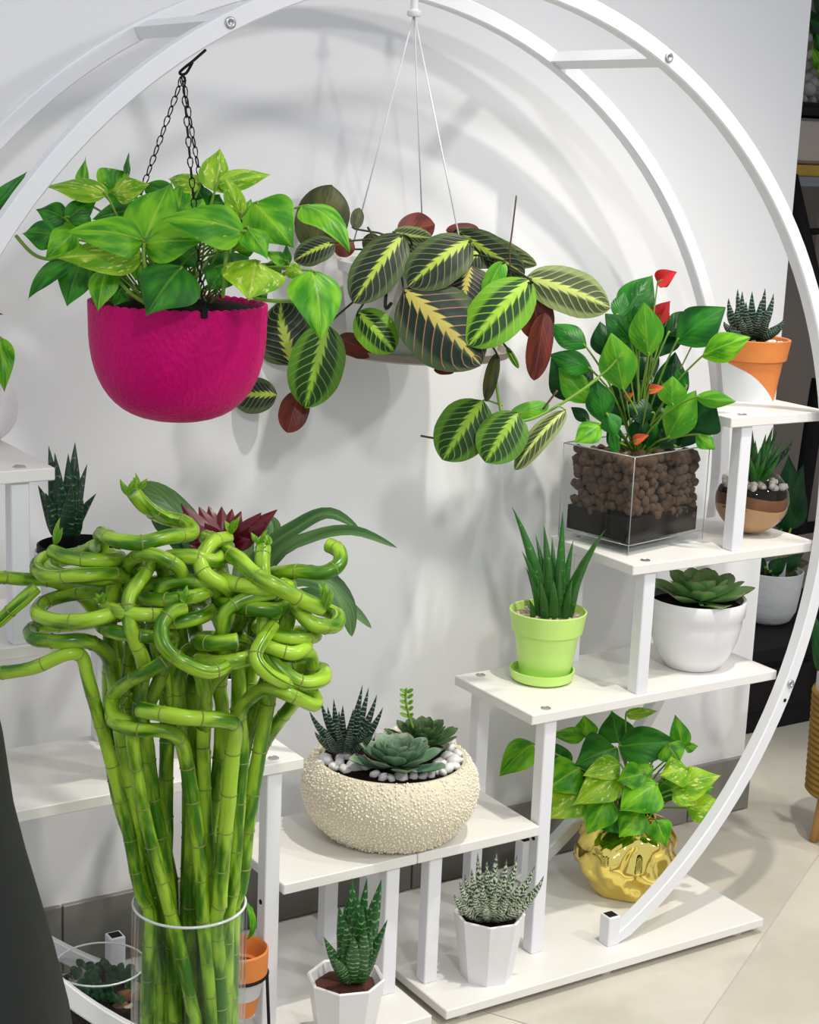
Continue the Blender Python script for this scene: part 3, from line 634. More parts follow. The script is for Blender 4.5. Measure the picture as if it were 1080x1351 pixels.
specs = [
 ((773,458),(724,429),30,.0,-.02,n_,5,.12), ((780,488),(724,468),28,.04,.04,n_,0,.14), ((774,527),(727,468),52,-.03,-.06,dk,0,.10), ((776,531),(736,485),32,.03,.03,li,0,.1),
 ((820,422),(860,363),42,-.02,-.05,n_,0,.10), ((814,420),(823,385),20,-.01,-.03,n_,15,.05), ((832,452),(798,414),34,.03,.04,n_,10,.1), ((855,470),(849,398),38,.05,.06,li,0,.08),
 ((836,432),(837,403),16,.04,.04,n_,0,.05), ((801,472),(791,424),30,.01,-.01,dk,0,.1), ((822,514),(806,439),42,.06,.07,li,-5,.1), ((892,451),(957,406),48,.03,.04,n_,0,.12),
 ((880,442),(920,410),30,-.02,-.05,dk,0,.1), ((926,470),(990,445),34,.05,.07,'pothos',0,.14), ((917,524),(971,530),18,.10,.12,li,20,.12), ((908,566),(943,526),54,.06,.08,dk,0,.1),
 ((886,537),(887,496),32,.06,.06,li,0,.08), ((880,578),(918,515),38,.06,.07,li,0,.1), ((796,557),(786,499),32,.05,.05,n_,0,.1), ((800,545),(814,575),24,.07,.08,n_,0,.08),
 ((793,560),(758,584),28,.07,.09,'pothos',0,.12), ((777,556),(753,537),15,.0,-.01,dk,0,.1), ((863,546),(825,537),28,.03,.03,dk,0,.1), ((850,562),(838,490),38,-.01,-.03,dk,0,.1),
 ((880,542),(890,464),38,-.02,-.05,dk,0,.1), ((904,512),(892,484),16,.02,.02,n_,0,.1), ((918,573),(943,593),20,.06,.07,'pothos',0,.1), ((813,602),(806,562),13,.05,.05,n_,20,.05),
 ((860,500),(830,455),40,-.02,-.05,dk,0,.1), ((868,470),(880,420),40,-.03,-.06,dk,0,.1), ((815,540),(820,500),36,.0,-.01,dk,0,.1), ((865,580),(870,540),36,.0,.0,dk,0,.1), ((895,590),(915,545),34,-.01,-.03,dk,0,.1),
 ((840,585),(848,548),26,.03,.03,dk,0,.1), ((845,520),(815,480),36,-.02,-.04,dk,0,.1), ((858,540),(872,500),34,-.01,-.02,dk,0,.1), ((826,560),(806,528),30,.0,.0,dk,0,.1), ((850,590),(866,560),30,.02,.03,n_,0,.1), ((835,500),(848,440),34,-.03,-.05,dk,0,.1), ((870,450),(858,410),30,-.03,-.05,dk,0,.1), ((818,585),(800,566),22,.03,.04,dk,0,.1), ((880,520),(908,490),28,-.02,-.04,dk,0,.1), ((890,590),(870,566),24,.03,.04,dk,0,.1), ((830,470),(812,425),34,-.03,-.05,dk,0,.1)]
grow(an, ha, specs, qp(.5, .5, hq * .86), .0016, 'stem', 'lance', .018, True, .05, .3, 1.22)
for (bu, bv), (tu, tv), wp, mt, oo in (((867,373),(893,359),24,'red',-.01), ((866,422),(884,397),26,'red',-.03), ((856,516),(876,511),13,'coral',.07), ((836,583),(856,574),14,'coral',.05), ((913,455),(929,450),12,'coral',.0), ((826,527),(836,518),10,'coral',.04), ((843,450),(838,440),8,'coral',.0)):
    B = at_h(bu, bv, ha - oo); T = at_h(tu, tv, ha - oo - .008); m1 = mpp(B)
    leaf3(an, mt, B, T, wp * m1, 'heart', 0, .10, -.5, .05, name='red_spathe')
    if mt == 'red': leaf3(an, mt, B, T, wp * m1 * .9, 'heart', 160, -.12, -.6, .05, name='red_spathe')
    spike(an, 'shoot', B, B.lerp(T, .55) + (CAM - B).normalized() * .003, 4 * m1, 1, name='spadix')
    stem3(an, qp(.5, .5, hq * .86), B, .0012, 'stem')
tube('vine_stem', catmull([at_h(u, v, ha - o_) for u, v, o_ in ((776,507,.09),(800,489,.09),(812,476,.09),(819,468,.09))], 4), .0017, M['stem'], an, 5)
spike(an, 'shoot', at_h(815,474,ha-.09), at_h(823,462,ha-.09), .008, .7, name='bud')

# --- orange-and-white pot with zebra succulent (shelf 4)
def potted(name, label, cat, base, prof, mat, seg=40, smooth=True, fn=None):
    t_ = thing(name, label, cat, base); lathe('pot', prof, base, M[mat], t_, seg, fn, smooth); return t_
def spikes(th, mat, base_px, h, tips, w, thick=.45, spread=6, curve=0.0):
    for tp in tips:
        (u, v), oo = tp[:2]; ww = tp[2] if len(tp) > 2 else w
        b = tp[3] if len(tp) > 3 else (base_px[0] + (u - base_px[0]) * .18 + rnd.uniform(-spread, spread) * .4, base_px[1])
        B = at_h(b[0], b[1], h - oo * .25); T = at_h(u, v, h - oo)
        a = T - B; out = V((a.x, a.y, 0)); spike(th, mat, B, T, ww * mpp(B), thick, tuple(out * curve))
PB = at_z(987, 526, Z4); so = mpp(PB)
pz = potted('half_dipped_succulent_pot', 'zebra succulent in an orange terracotta pot half dipped in white', 'potted plant', PB, potprof(.059, .040, .098, .005, .005, .034, .86), 'dipped')
disc('soil', PB + V((0, 0, .086)), .051, M['soil'], pz)
hz = hor(PB)
qm = rock_mesh('gravel_chip', M['pebble'], 3, 1, .8)
for i in range(26):
    q = rnd.uniform(0, 6.28); r = rnd.uniform(.03, .049); place(qm, 'gravel_chip', pz, PB + V((r * math.cos(q), r * math.sin(q), .090)), rnd.uniform(.0035, .0055), (rnd.random() * 3, 0, 0))
spikes(pz, 'zebra', (993, 446), hz, [((961,393),.01),((973,381),-.02),((979,384),.0),((992,384),-.02),((993,390),.02),((1009,380),-.01),((1020,387),.0),((1034,420),.02),((955,424),.02),((960,407),-.01),((984,398),.03),((1003,396),.03),((1014,404),.03),((971,404),.03),((1026,432),.03),((964,434),.04),((987,412),.05),((1001,410),.05),((978,418),.05),((1012,418),.05)], 14, .5, 8, .25)

# --- glass globe terrarium with aloe (shelf 3, right)
GB = at_z(987, 703, Z3); sg = mpp(GB); gr = 49 * sg
gt = thing('glass_globe_terrarium', 'small aloe in a glass globe layered with sand and pale stones', 'terrarium', GB)
gp = [(0, .0), (gr * .55, .0)] + [(gr * math.sin(math.radians(a)), gr * .92 * (1 - math.cos(math.radians(a))) + .001) for a in (38, 55, 72, 90, 105, 120, 133)]
rim_z = gp[-1][1]
lathe('glass_globe', gp + [(gr * .73 - .002, rim_z + .002), (gr * .70, rim_z)], GB, M['glass'], gt, 40)
def layer(name, z0, z1, mat, rmax=.965, wob=.004):
    pr = []
    for i in range(9):
        zz = z0 + (z1 - z0) * i / 8; c = max(-1, min(1, 1 - (zz - .001) / (gr * .92))); pr.append((max(.004, gr * math.sqrt(max(0, 1 - c * c)) * rmax), zz))
    pr.append((0, z1 + .002))
    return lathe(name, [(0, z0)] + pr, GB, M[mat], gt, 36, lambda r, z, q, i: (r, z + (wob * math.sin(2 * q + 1) if i > 6 else 0)))
layer('sand_layer', .004, .048, 'sandtan'); layer('sand_layer', .046, .066, 'sandbrown', .955); layer('sand_layer', .064, .076, 'soil', .93, .002)
qz = rock_mesh('quartz_chip', M['quartz'], 5, 1, .7)
for i in range(46):
    q = rnd.uniform(0, 6.28); r = gr * .86 * math.sqrt(rnd.random()); place(qz, 'quartz_chip', gt, GB + V((r * math.cos(q), r * math.sin(q), .077 + rnd.uniform(0, .006))), rnd.uniform(.005, .008), (rnd.random() * 3, rnd.random() * 3, 0))
hg = hor(GB)
spikes(gt, 'gasteria', (995, 634), hg, [((1019,563),.0,13),((1025,565),-.02,12),((1010,572),.02,12),((992,566),.0,12),((996,580),.03,12),((1034,578),-.01,10),((1030,598),.03,10),((984,575),-.02,11),((975,590),.0,10),((1003,590),.04,10),((1012,598),.04,9),((988,600),.04,10)], 12, .5, 10, .05)
strapleaf(gt, 'aloe_dark', [at_h(u, v, hg - o_) for u, v, o_ in ((1008,636,.0),(1022,612,.0),(1035,598,.01),(1046,581,.01))], .011, 'lance')

# --- lime pot on its saucer with slender aloe (shelf 2)
LB = at_z(714, 896, Z2); hl = hor(LB)
sc = tag(lathe('plant_saucer', [(0, 0), (.040, 0), (.047, .004), (.050, .018), (.0475, .018), (.044, .006), (0, .005)], LB, M['lime'], None, 44), 'lime green saucer under the lime pot', 'saucer')
LP = LB + V((0, 0, .0052)) + (at_z(724, 893, Z2) - LB) * .35
lp = potted('lime_aloe_pot', 'slender upright aloe in a lime green plastic pot', 'potted plant', LP, potprof(.0590, .0385, .105, .003, .0045, .034, .88), 'lime')
disc('gravel', LP + V((0, 0, .0932)), .054, M['gravel'], lp)
gm = rock_mesh('gravel_chip', M['gravel'], 9, 1, .7); gm2 = rock_mesh('gravel_chip', M['quartz'], 11, 1, .7)
for i in range(60):
    q = rnd.uniform(0, 6.28); r = .052 * math.sqrt(rnd.random()); place(gm if i % 3 else gm2, 'gravel_chip', lp, LP + V((r * math.cos(q), r * math.sin(q), .0955)), rnd.uniform(.003, .0055), (rnd.random() * 3, 0, 0))
hl = hor(LP)
spikes(lp, 'gasteria', (728, 817), hl, [((675,668),.0,19,(716,816)),((717,692),-.02,17,(724,812)),((742,674),-.01,16,(736,812)),((799,698),.03,17,(744,816)),((779,727),.05,15,(748,818)),((688,727),.02,14,(716,818)),((700,761),.04,11,(711,818)),((697,790),.05,9,(704,820)),((755,764),.06,12,(744,820)),((722,735),.05,18,(724,822)),((738,745),.05,17,(734,822)),((708,740),.04,14,(718,820)),((765,770),.0,10,(748,815)),((706,704),-.03,13,(720,812)),((728,708),-.04,14,(730,810)),((756,712),-.02,14,(740,812)),((770,742),.02,13,(746,815)),((730,765),.07,16,(729,824)),((713,768),.07,13,(719,823)),((693,748),.0,11,(712,815))], 15, .4, 4, -.16)

# --- white bowl with a green rosette (shelf 2, right)
def rosette(th, mat, c, n, r0, width, tilt0=75, tilt1=12, name='leaf', squash=.0):
    for i in range(n):
        f = i / (n - 1); q = i * 2.39996; tl = math.radians(tilt0 * (1 - f) + tilt1 * f); Ln = r0 * (.34 + .66 * f)
        d = V((math.cos(q), math.sin(q), 0)); B = V(c) + d * (.10 * r0) + V((0, 0, -.012 * f)); T = B + d * (Ln * math.cos(tl)) + V((0, 0, Ln * math.sin(tl)))
        up_ = (V((0, 0, 1)) * math.cos(tl) - d * math.sin(tl))
        leaf3(th, mat, B, T, width * (.5 + .5 * f), 'spoon', 0, -.10, -.35, 0, name=name, nhint=up_)
WB = at_z(912, 877, Z2)
wp = [(0, 0), (.040, 0), (.044, .002), (.058, .022), (.068, .048), (.0730, .072), (.0735, .084), (.0768, .088), (.0780, .112), (.0765, .114), (.0725, .112), (.071, .098)]
wb = potted('rosette_succulent_bowl', 'wide green rosette succulent in a round white ceramic pot', 'potted plant', WB, wp, 'whitepot', 48)
disc('soil', WB + V((0, 0, .100)), .0705, M['soil'], wb)
rosette(wb, 'echev3', WB + at_h(0, 0, 1) * 0 + V((.008, .0, .116)), 30, .088, .046, 66, 9)

# --- beaded bowl planter (shelf 1)
BB = at_z(512, 1094, Z1)
bd = thing('beaded_bowl_planter', 'cream beaded ceramic bowl of succulents topped with white pebbles', 'potted plant', BB)
bp = [(0, 0), (.082, 0), (.096, .008), (.113, .026), (.1235, .048), (.1275, .068), (.1245, .090), (.115, .107), (.108, .113), (.103, .112), (.101, .104)]
lathe('bowl', bp, BB, M['beadbody'], bd, 56)
bv_, bf_ = [], []; tb = bmesh.new(); bmesh.ops.create_icosphere(tb, subdivisions=1, radius=1); tv = [v.co.copy() for v in tb.verts]; tf = [tuple(x.index for x in f.verts) for f in tb.faces]; tb.free()
N = 5200; outer = bp[1:9]
seglen = [math.hypot(outer[i + 1][0] - outer[i][0], outer[i + 1][1] - outer[i][1]) for i in range(7)]; tot = sum(seglen)
for i in range(N):
    f = (i + .5) / N * tot; j = 0
    while j < 6 and f > seglen[j]: f -= seglen[j]; j += 1
    u_ = min(1, f / seglen[j]); r = outer[j][0] + (outer[j + 1][0] - outer[j][0]) * u_; z = outer[j][1] + (outer[j + 1][1] - outer[j][1]) * u_
    q = i * 2.39996 + rnd.uniform(-.022, .022); z += rnd.uniform(-.0016, .0016); c = BB + V((r * math.cos(q), r * math.sin(q), z)); k_ = len(bv_); br = rnd.uniform(.0009, .0021)
    bv_ += [c + v * br for v in tv]; bf_ += [tuple(k_ + x for x in t_) for t_ in tf]
bo = mesh('bead_covering', bv_, bf_, M['bead'], bd); bo['kind'] = 'stuff'
disc('soil', BB + V((0, 0, .1042)), .1005, M['soil'], bd)
hb = hor(BB); ztop = Z1 + .112
pbm = [rock_mesh('white_pebble', M['pebble'], 20 + i, 2, .75) for i in range(3)]
for i, (u, v, r) in enumerate(((430,1003,12),(460,998,12),(447,1008,10),(468,1012,13),(455,1015,9),(482,1013,8),(529,1025,10),(545,1024,8),(558,1024,7),(580,1008,11),(590,1014,10),(598,1004,10),(604,996,9),(589,998,9),(572,1018,8),(560,1016,8),(486,972,9),(500,970,9),(474,978,8),(512,968,7),(594,988,8),(472,1003,9),(440,1012,8),(600,1011,8),(505,1026,8),(516,1027,7),(494,1022,8),(568,1022,7),(583,1019,7),(449,1000,8),(478,1003,8),(606,1004,7),(535,1018,7),(550,1017,7),(596,980,7),(520,964,6),(421,1008,7))):
    P = at_z(u, v, ztop - .004); place(pbm[i % 3], 'white_pebble', bd, P, r * mpp(P) * 1.02, (rnd.random(), rnd.random(), rnd.random() * 6))
def on(u, v, z): return at_z(u, v, z)
C1 = on(455, 1000, ztop - .006)
spikes(bd, 'zebra', (455, 990), hor(C1), [((408,938),.02),((423,925),.0),((417,950),.04),((440,922),.0),((432,932),.03),((452,930),.03),((444,950),.05),((478,903),-.02),((486,907),-.03),((474,925),.02),((466,935),.03),((497,916),-.02),((505,933),.0),((490,945),.03),((484,960),.04),((415,965),.05),((492,968),.05),((462,955),.06),((430,962),.06),((475,945),.01),((447,938),-.02)], 13, .5, 12, .12)
C2 = on(524, 1010, ztop + .004)
rosette(bd, 'echev', C2 + V((0, 0, .010)), 32, .068, .040, 76, 12)
C3 = on(557, 985, ztop + .006)
rosette(bd, 'echev2', C3 + V((0, 0, .014)), 38, .058, .025, 74, 14)
fs0 = C3 + V((-.012, .0, .02)); fst = at_h(536, 908, hor(fs0))
tube('flower_stalk', catmull([fs0, at_h(541, 950, hor(fs0)), at_h(535, 925, hor(fs0)), fst], 4), .0018, M['stem'], bd, 6)
for i, v in enumerate((914, 921, 929, 937, 946)):
    for sgn in (-1, 1):
        B = at_h(536 + (v - 908) * .10, v, hor(fs0)); T = at_h(536 + sgn * 9, v - 5, hor(fs0) - .002); leaf3(bd, 'shoot', B, T, .0055, 'oval', 0, .05, .1, 0)

# --- faceted white pots with succulents (base boards)
def octo(base, label, rt, rb, h, mat_soil, zrot):
    t_ = thing('faceted_succulent_pot', label, 'potted plant', base, 'faceted white pots on the base boards')
    pr = [(0, 0), (rb, 0), (rt, h - .002), (rt - .002, h), (rt - .005, h - .002), (rt - .010, h * .84)]
    vs, fs = lathe_geo([(r, z) for r, z in pr], base, 8); Rm = Matrix.Rotation(zrot, 3, 'Z'); vs = [V(base) + Rm @ (v - V(base)) for v in vs]
    loc_mesh('pot', vs, fs, M['whiteplastic'], t_, base, False)
    disc('soil', V(base) + V((0, 0, h * .86)), (rt - .010), M[mat_soil], t_, 8); return t_
OR = at_z(641, 1286, 0.0); orr = octo(OR, 'faceted white pot with a white-speckled spiky succulent on the right base board', .052, .037, .100, 'soil', .2); ho = hor(OR)
spikes(orr, 'speckle', (645, 1212), ho, [((630,1125),-.01),((642,1133),.0),((655,1122),-.02),((668,1132),.0),((682,1128),-.02),((705,1142),.0),((717,1155),.02),((706,1178),.03),((613,1153),.0),((606,1163),.02),((599,1180),.02),((622,1146),.02),((648,1145),.03),((661,1150),.04),((673,1155),.04),((686,1162),.04),((636,1160),.05),((692,1180),.05),((625,1175),.05),((653,1172),.06),((670,1180),.06),((640,1190),.06),((610,1190),.04)], 15, .5, 10, .18)
OL = at_z(453, 1377, 0.0); oll = octo(OL, 'faceted white pot with a tall striped aloe on the left base board', .052, .037, .100, 'redsoil', .1); hl2 = hor(OL)
spikes(oll, 'aloe', (465, 1293), hl2, [((464,1158),-.02,30),((484,1158),-.03,25),((503,1160),-.01,32),((447,1195),-.01,27),((478,1195),.02,32),((500,1180),.02,27),((511,1213),.03,18),((427,1236),.03,20),((466,1234),.05,30),((456,1215),.03,27),((490,1220),.04,27),((440,1262),.05,20),((500,1250),.04,17),((472,1180),.0,30),((490,1190),-.02,30),((456,1185),-.02,25),((482,1225),.05,30)], 22, .4, 12, .05)

# --- gold crumpled vase with pothos (right base board)
GV = at_z(823, 1174, 0.0); hv = hor(GV); sv = mpp(GV); rg = 66 * sv
gv = thing('gold_vase_pothos', 'bushy pothos in a crumpled shiny gold vase', 'potted plant', GV)
R5 = random.Random(12); dirs = [(R5.uniform(0, 6.28), R5.uniform(.0, .12), R5.uniform(.007, .013), R5.uniform(.018, .034)) for i in range(60)]
def crumple(r, z, q, i):
    if r < .01: return (r, z)
    d = 0
    for a, zz, amp, sg_ in dirs:
        da = (q - a + math.pi) % (2 * math.pi) - math.pi; dd = math.hypot(da * r, z - zz)
        d += amp * max(0, 1 - dd / sg_) ** 1.0 * (1 if int(a * 10) % 2 else -1)
    return (r + max(-.016, min(.010, d * 1.5)), z)
gprof = [(0, .0), (.034, .0)] + [(rg * v_r, .128 * f) for f, v_r in ((.02, .50), (.06, .56), (.10, .62), (.14, .68), (.18, .74), (.22, .79), (.27, .84), (.32, .89), (.37, .93), (.42, .96), (.47, .985), (.52, 1.0), (.57, 1.0), (.62, .995), (.67, .98), (.72, .955), (.77, .92), (.82, .87), (.87, .80), (.92, .70), (.96, .60), (1.0, .52))] + [(rg * .47, .126), (rg * .45, .11)]
go = lathe('vase', gprof, GV, M['gold'], gv, 120, crumple); 
for p in go.data.polygons: p.use_smooth = True
disc('soil', GV + V((0, 0, .112)), rg * .46, M['soil'], gv)
specs = [
 ((703,981),(658,1025),32,.03,.05,'pothos',0,.2), ((745,1015),(725,977),26,.0,-.02,d_,0,.1), ((771,972),(724,969),18,-.02,-.05,p_,15,.1), ((774,972),(770,944),24,-.01,-.03,p_,0,.06),
 ((816,980),(806,938),36,-.02,-.05,d_,0,.08), ((825,943),(867,938),11,-.03,-.05,v_,20,.1), ((813,987),(757,1010),48,.02,.04,d_,0,.14), ((816,985),(904,983),38,.02,.02,d_,0,.14),
 ((900,988),(890,943),22,.0,-.01,p_,10,.08), ((903,987),(921,984),11,.0,.0,p_,0,.05), ((880,982),(897,1008),30,.04,.05,p_,0,.1), ((818,1008),(768,1024),26,.05,.07,v_,0,.12),
 ((816,1024),(756,1062),36,.06,.09,v_,0,.12), ((765,1013),(720,1043),42,.04,.06,p_,0,.12), ((768,1042),(719,1081),40,.05,.07,v_,0,.12), ((801,1053),(774,1101),36,.07,.09,p_,0,.1),
 ((867,1034),(817,1070),46,.08,.10,p_,5,.12), ((852,1021),(813,1030),32,.07,.08,p_,0,.1), ((846,1070),(816,1105),34,.08,.10,p_,0,.1), ((861,1011),(830,1023),16,.06,.07,p_,0,.1),
 ((907,1014),(870,1024),32,.06,.07,v_,0,.12), ((884,1042),(951,1023),36,.06,.06,v_,0,.14), ((887,1048),(919,1063),16,.07,.08,v_,0,.1), ((905,1067),(961,1065),30,.06,.06,v_,0,.14),
 ((866,1082),(878,1116),26,.07,.08,p_,0,.08), ((800,1074),(816,1100),26,.05,.06,d_,0,.08), ((851,1000),(830,1012),32,.02,.03,d_,0,.1), ((925,1038),(942,1040),12,.03,.03,p_,0,.05),
 ((790,1020),(740,1052),34,.0,.01,d_,0,.1), ((870,1030),(905,1050),34,.02,.03,d_,0,.1), ((830,1040),(850,1075),34,.03,.04,d_,0,.1), ((780,1000),(800,1030),34,.0,.02,d_,0,.1)]
grow(gv, hv, specs, GV + V((0, 0, .116)), .0015, root_off=.02, wf=1.35)

# --- bromeliad on left shelf 2 (behind the bamboo)
BR = at_z(318, 1000, Z2); BR.y = max(BR.y, .085); hbm = hor(BR); sb = mpp(BR)
br = potted('red_bromeliad', 'red-centred bromeliad with long arching leaves in a white pot behind the bamboo', 'potted plant', BR, potprof(.066, .046, .115, .004, .004, .03, .85), 'whitepot', 44)
disc('soil', BR + V((0, 0, .100)), .058, M['soil'], br)
crown = (298, 740)
for pts, wpx in (([(320,830,.0),(345,735,.02),(395,694,.03),(435,678,.04),(474,698,.06)], 24), ([(322,830,.0),(362,738,.04),(415,708,.06),(468,701,.08),(524,723,.10)], 20), ([(325,830,.02),(375,768,.06),(425,766,.08),(455,798,.09),(464,840,.10)], 34), ([(322,830,.0),(400,785,.02),(455,798,.03),(490,829,.04)], 20), ([(300,830,.0),(262,720,-.02),(225,668,-.03),(192,648,-.04),(182,660,-.04)], 40), ([(300,830,.0),(250,730,-.02),(215,690,-.03),(200,672,-.03)], 34), ([(310,830,.0),(345,745,-.03),(360,700,-.05),(352,680,-.06)], 26), ([(300,830,.02),(250,780,.06),(205,770,.09),(180,790,.10)], 26), ([(310,830,-.02),(320,750,-.06),(330,700,-.09)], 26)):
    strapleaf(br, 'strap', [at_h(u, v, hbm - o_) for u, v, o_ in pts], wpx * sb)
for i, (tu, tv, oo) in enumerate(((238,664,.0),(246,688,.03),(262,668,-.02),(275,667,-.03),(292,668,-.03),(306,671,-.03),(318,674,-.02),(345,676,.0),(366,672,.0),(352,690,.02),(330,694,.03),(258,706,.05),(285,700,.06),(305,704,.06),(250,720,.05),(330,712,.05),(270,690,.05),(315,690,.04))):
    leaf3(br, 'bract', at_h(294 + (tu - 294) * .12, 728, hbm - oo * .3), at_h(tu, tv, hbm - oo), 25 * sb, 'lance', 0, .08, .35, .05, name='red_bract')

# --- dark aloe on left shelf 3
AB = at_z(104, 838, Z3); hq2 = hor(AB)
al = potted('dark_aloe_pot', 'dark spiky aloe in a white pot beside the left stand post', 'potted plant', AB, potprof(.052, .038, .105, .004, .003, .012, .86), 'whitepot', 40)
disc('soil', AB + V((0, 0, .092)), .046, M['soil'], al)
lathe('dark_inner_pot', [(.047, .085), (.0485, .112), (.046, .113), (.0445, .090)], AB, M['black'], al, 36, close=True)
spikes(al, 'aloe_dark', (88, 705), hq2, [((64,588),-.02,22),((72,597),.0,22),((99,583),-.03,26),((90,598),-.01,22),((101,612),.02,20),((115,612),-.02,18),((127,651),.01,18),((78,630),.03,26),((95,640),.05,24),((60,650),.03,22),((110,660),.04,18),((50,640),.0,20)], 22, .35, 14, -.05)

# --- white round vase with pothos leaves at the far left (shelf 4)
RV = at_z(-32, 584, Z4); hr = hor(RV); sr = mpp(RV); rr_ = 56 * sr
rv = thing('round_white_vase', 'glossy round white vase with green leaves at the left edge', 'vase', RV)
lathe('vase', [(0, 0), (rr_ * .5, 0)] + [(rr_ * math.sin(math.radians(a)), rr_ * .92 * (1 - math.cos(math.radians(a))) - .004 + .0) for a in (35, 50, 68, 90, 110, 128, 142)] + [(rr_ * .56, rr_ * 1.72), (rr_ * .5, rr_ * 1.66), (rr_ * .5, rr_ * 1.4)], RV + V((0, 0, .0)), M['whitepot'], rv, 44)
grow(rv, hr, [((0,445),(6,518),34,.07,.09,'pothos',0,.15), ((-30,300),(36,226),32,.0,-.02,'anth',10,.1), ((-40,420),(-90,380),50,.0,.0,'pothos',0,.1), ((-30,400),(-10,350),40,-.02,-.03,'pothos',0,.1), ((-50,430),(-60,500),50,.06,.08,'pothos',0,.1), ((-25,410),(5,415),8,.0,.0,'mar_b',0,.05)], RV + V((0, 0, rr_ * 1.6)), .0017, root_off=.01)

# ------------------------------------------------------------------ lucky bamboo in a tall glass cylinder
VC = at_h(250, 1190, hor(CAM + (ray(250, 1192) * 1.86))); hv0 = hor(VC); svv = mpp(VC); rv0 = 76 * svv; ztopv = VC.z
vb = V((VC.x, VC.y, ZF))
tv_ = thing('glass_cylinder_vase', 'tall clear glass cylinder vase holding the bamboo', 'vase', vb)
hh = ztopv - ZF
lathe('glass_body', [(rv0, .0), (rv0, hh), (rv0 - .004, hh), (rv0 - .004, .014), (0.0, .014)], vb, M['glassvase'], tv_, 56)
tor = [V(((rv0 - .002) * math.cos(q), (rv0 - .002) * math.sin(q), 0)) for q in [2 * math.pi * i / 48 for i in range(49)]]
tube('glass_rim', [V((VC.x, VC.y, ztopv)) + p for p in tor], .0016, M['glassrim'], tv_, 6)
rb0 = 9.6 * svv
def stalk(pts, label, group, r=1.0):
    """pts from the bottom in the vase to the tip: (u, v, offset towards the aisle)"""
    P = [at_h(u, v, hv0 - o_) for u, v, o_ in pts]
    P.insert(0, V((VC.x + (P[0].x - VC.x) * .8, VC.y + (P[0].y - VC.y) * .8, ZF + .018))); C = catmull(P, 6)
    for c in C:                                              # stalks stand inside the glass and lean out only above its rim
        lim = rv0 - .006 - rb0 * 1.2 + max(0, c.z - ztopv - .004) * .55; d2 = V((c.x - VC.x, c.y - VC.y, 0))
        if c.z < ztopv + .25 and d2.length > lim: d2 = d2 * (lim / d2.length); c.x = VC.x + d2.x; c.y = VC.y + d2.y
    t_ = thing('lucky_bamboo_stalk', label, 'bamboo', P[0], group); R = []
    acc = 0; L_ = [0]
    for i in range(1, len(C)): acc += (C[i] - C[i - 1]).length; L_.append(acc)
    rb = rb0 * r; step = rnd.uniform(.042, .052)
    dense = []; rad = []
    for i in range(len(C)):
        ph = (L_[i] % step) / step; rad.append(rb * (1.0 - .06 * math.sin(math.pi * ph)))
    vs, fs, uv = tube_geo(C, rad, 12); mesh('stem', vs, fs, M['bamboo'], t_, True, uv)
    d = step * .5
    while d < acc - .006:
        i = max(j for j in range(len(L_)) if L_[j] <= d); i = min(i, len(C) - 2)
        f = (d - L_[i]) / max(1e-6, L_[i + 1] - L_[i]); c = C[i].lerp(C[i + 1], f); tt = (C[i + 1] - C[i]).normalized()
        if c.z > ZF + .05: tube('node_ring', [c - tt * .0008, c, c + tt * .0008], [rb * .98, rb * 1.05, rb * .98], M['node'], t_, 12)
        d += step * rnd.uniform(.85, 1.15)
    e = C[-1]; tt = (C[-1] - C[-2]).normalized(); tube('cut_end', [e - tt * .0004, e + tt * .0006], [rb * .80, rb * .78], M['cut'], t_, 12)
    return t_
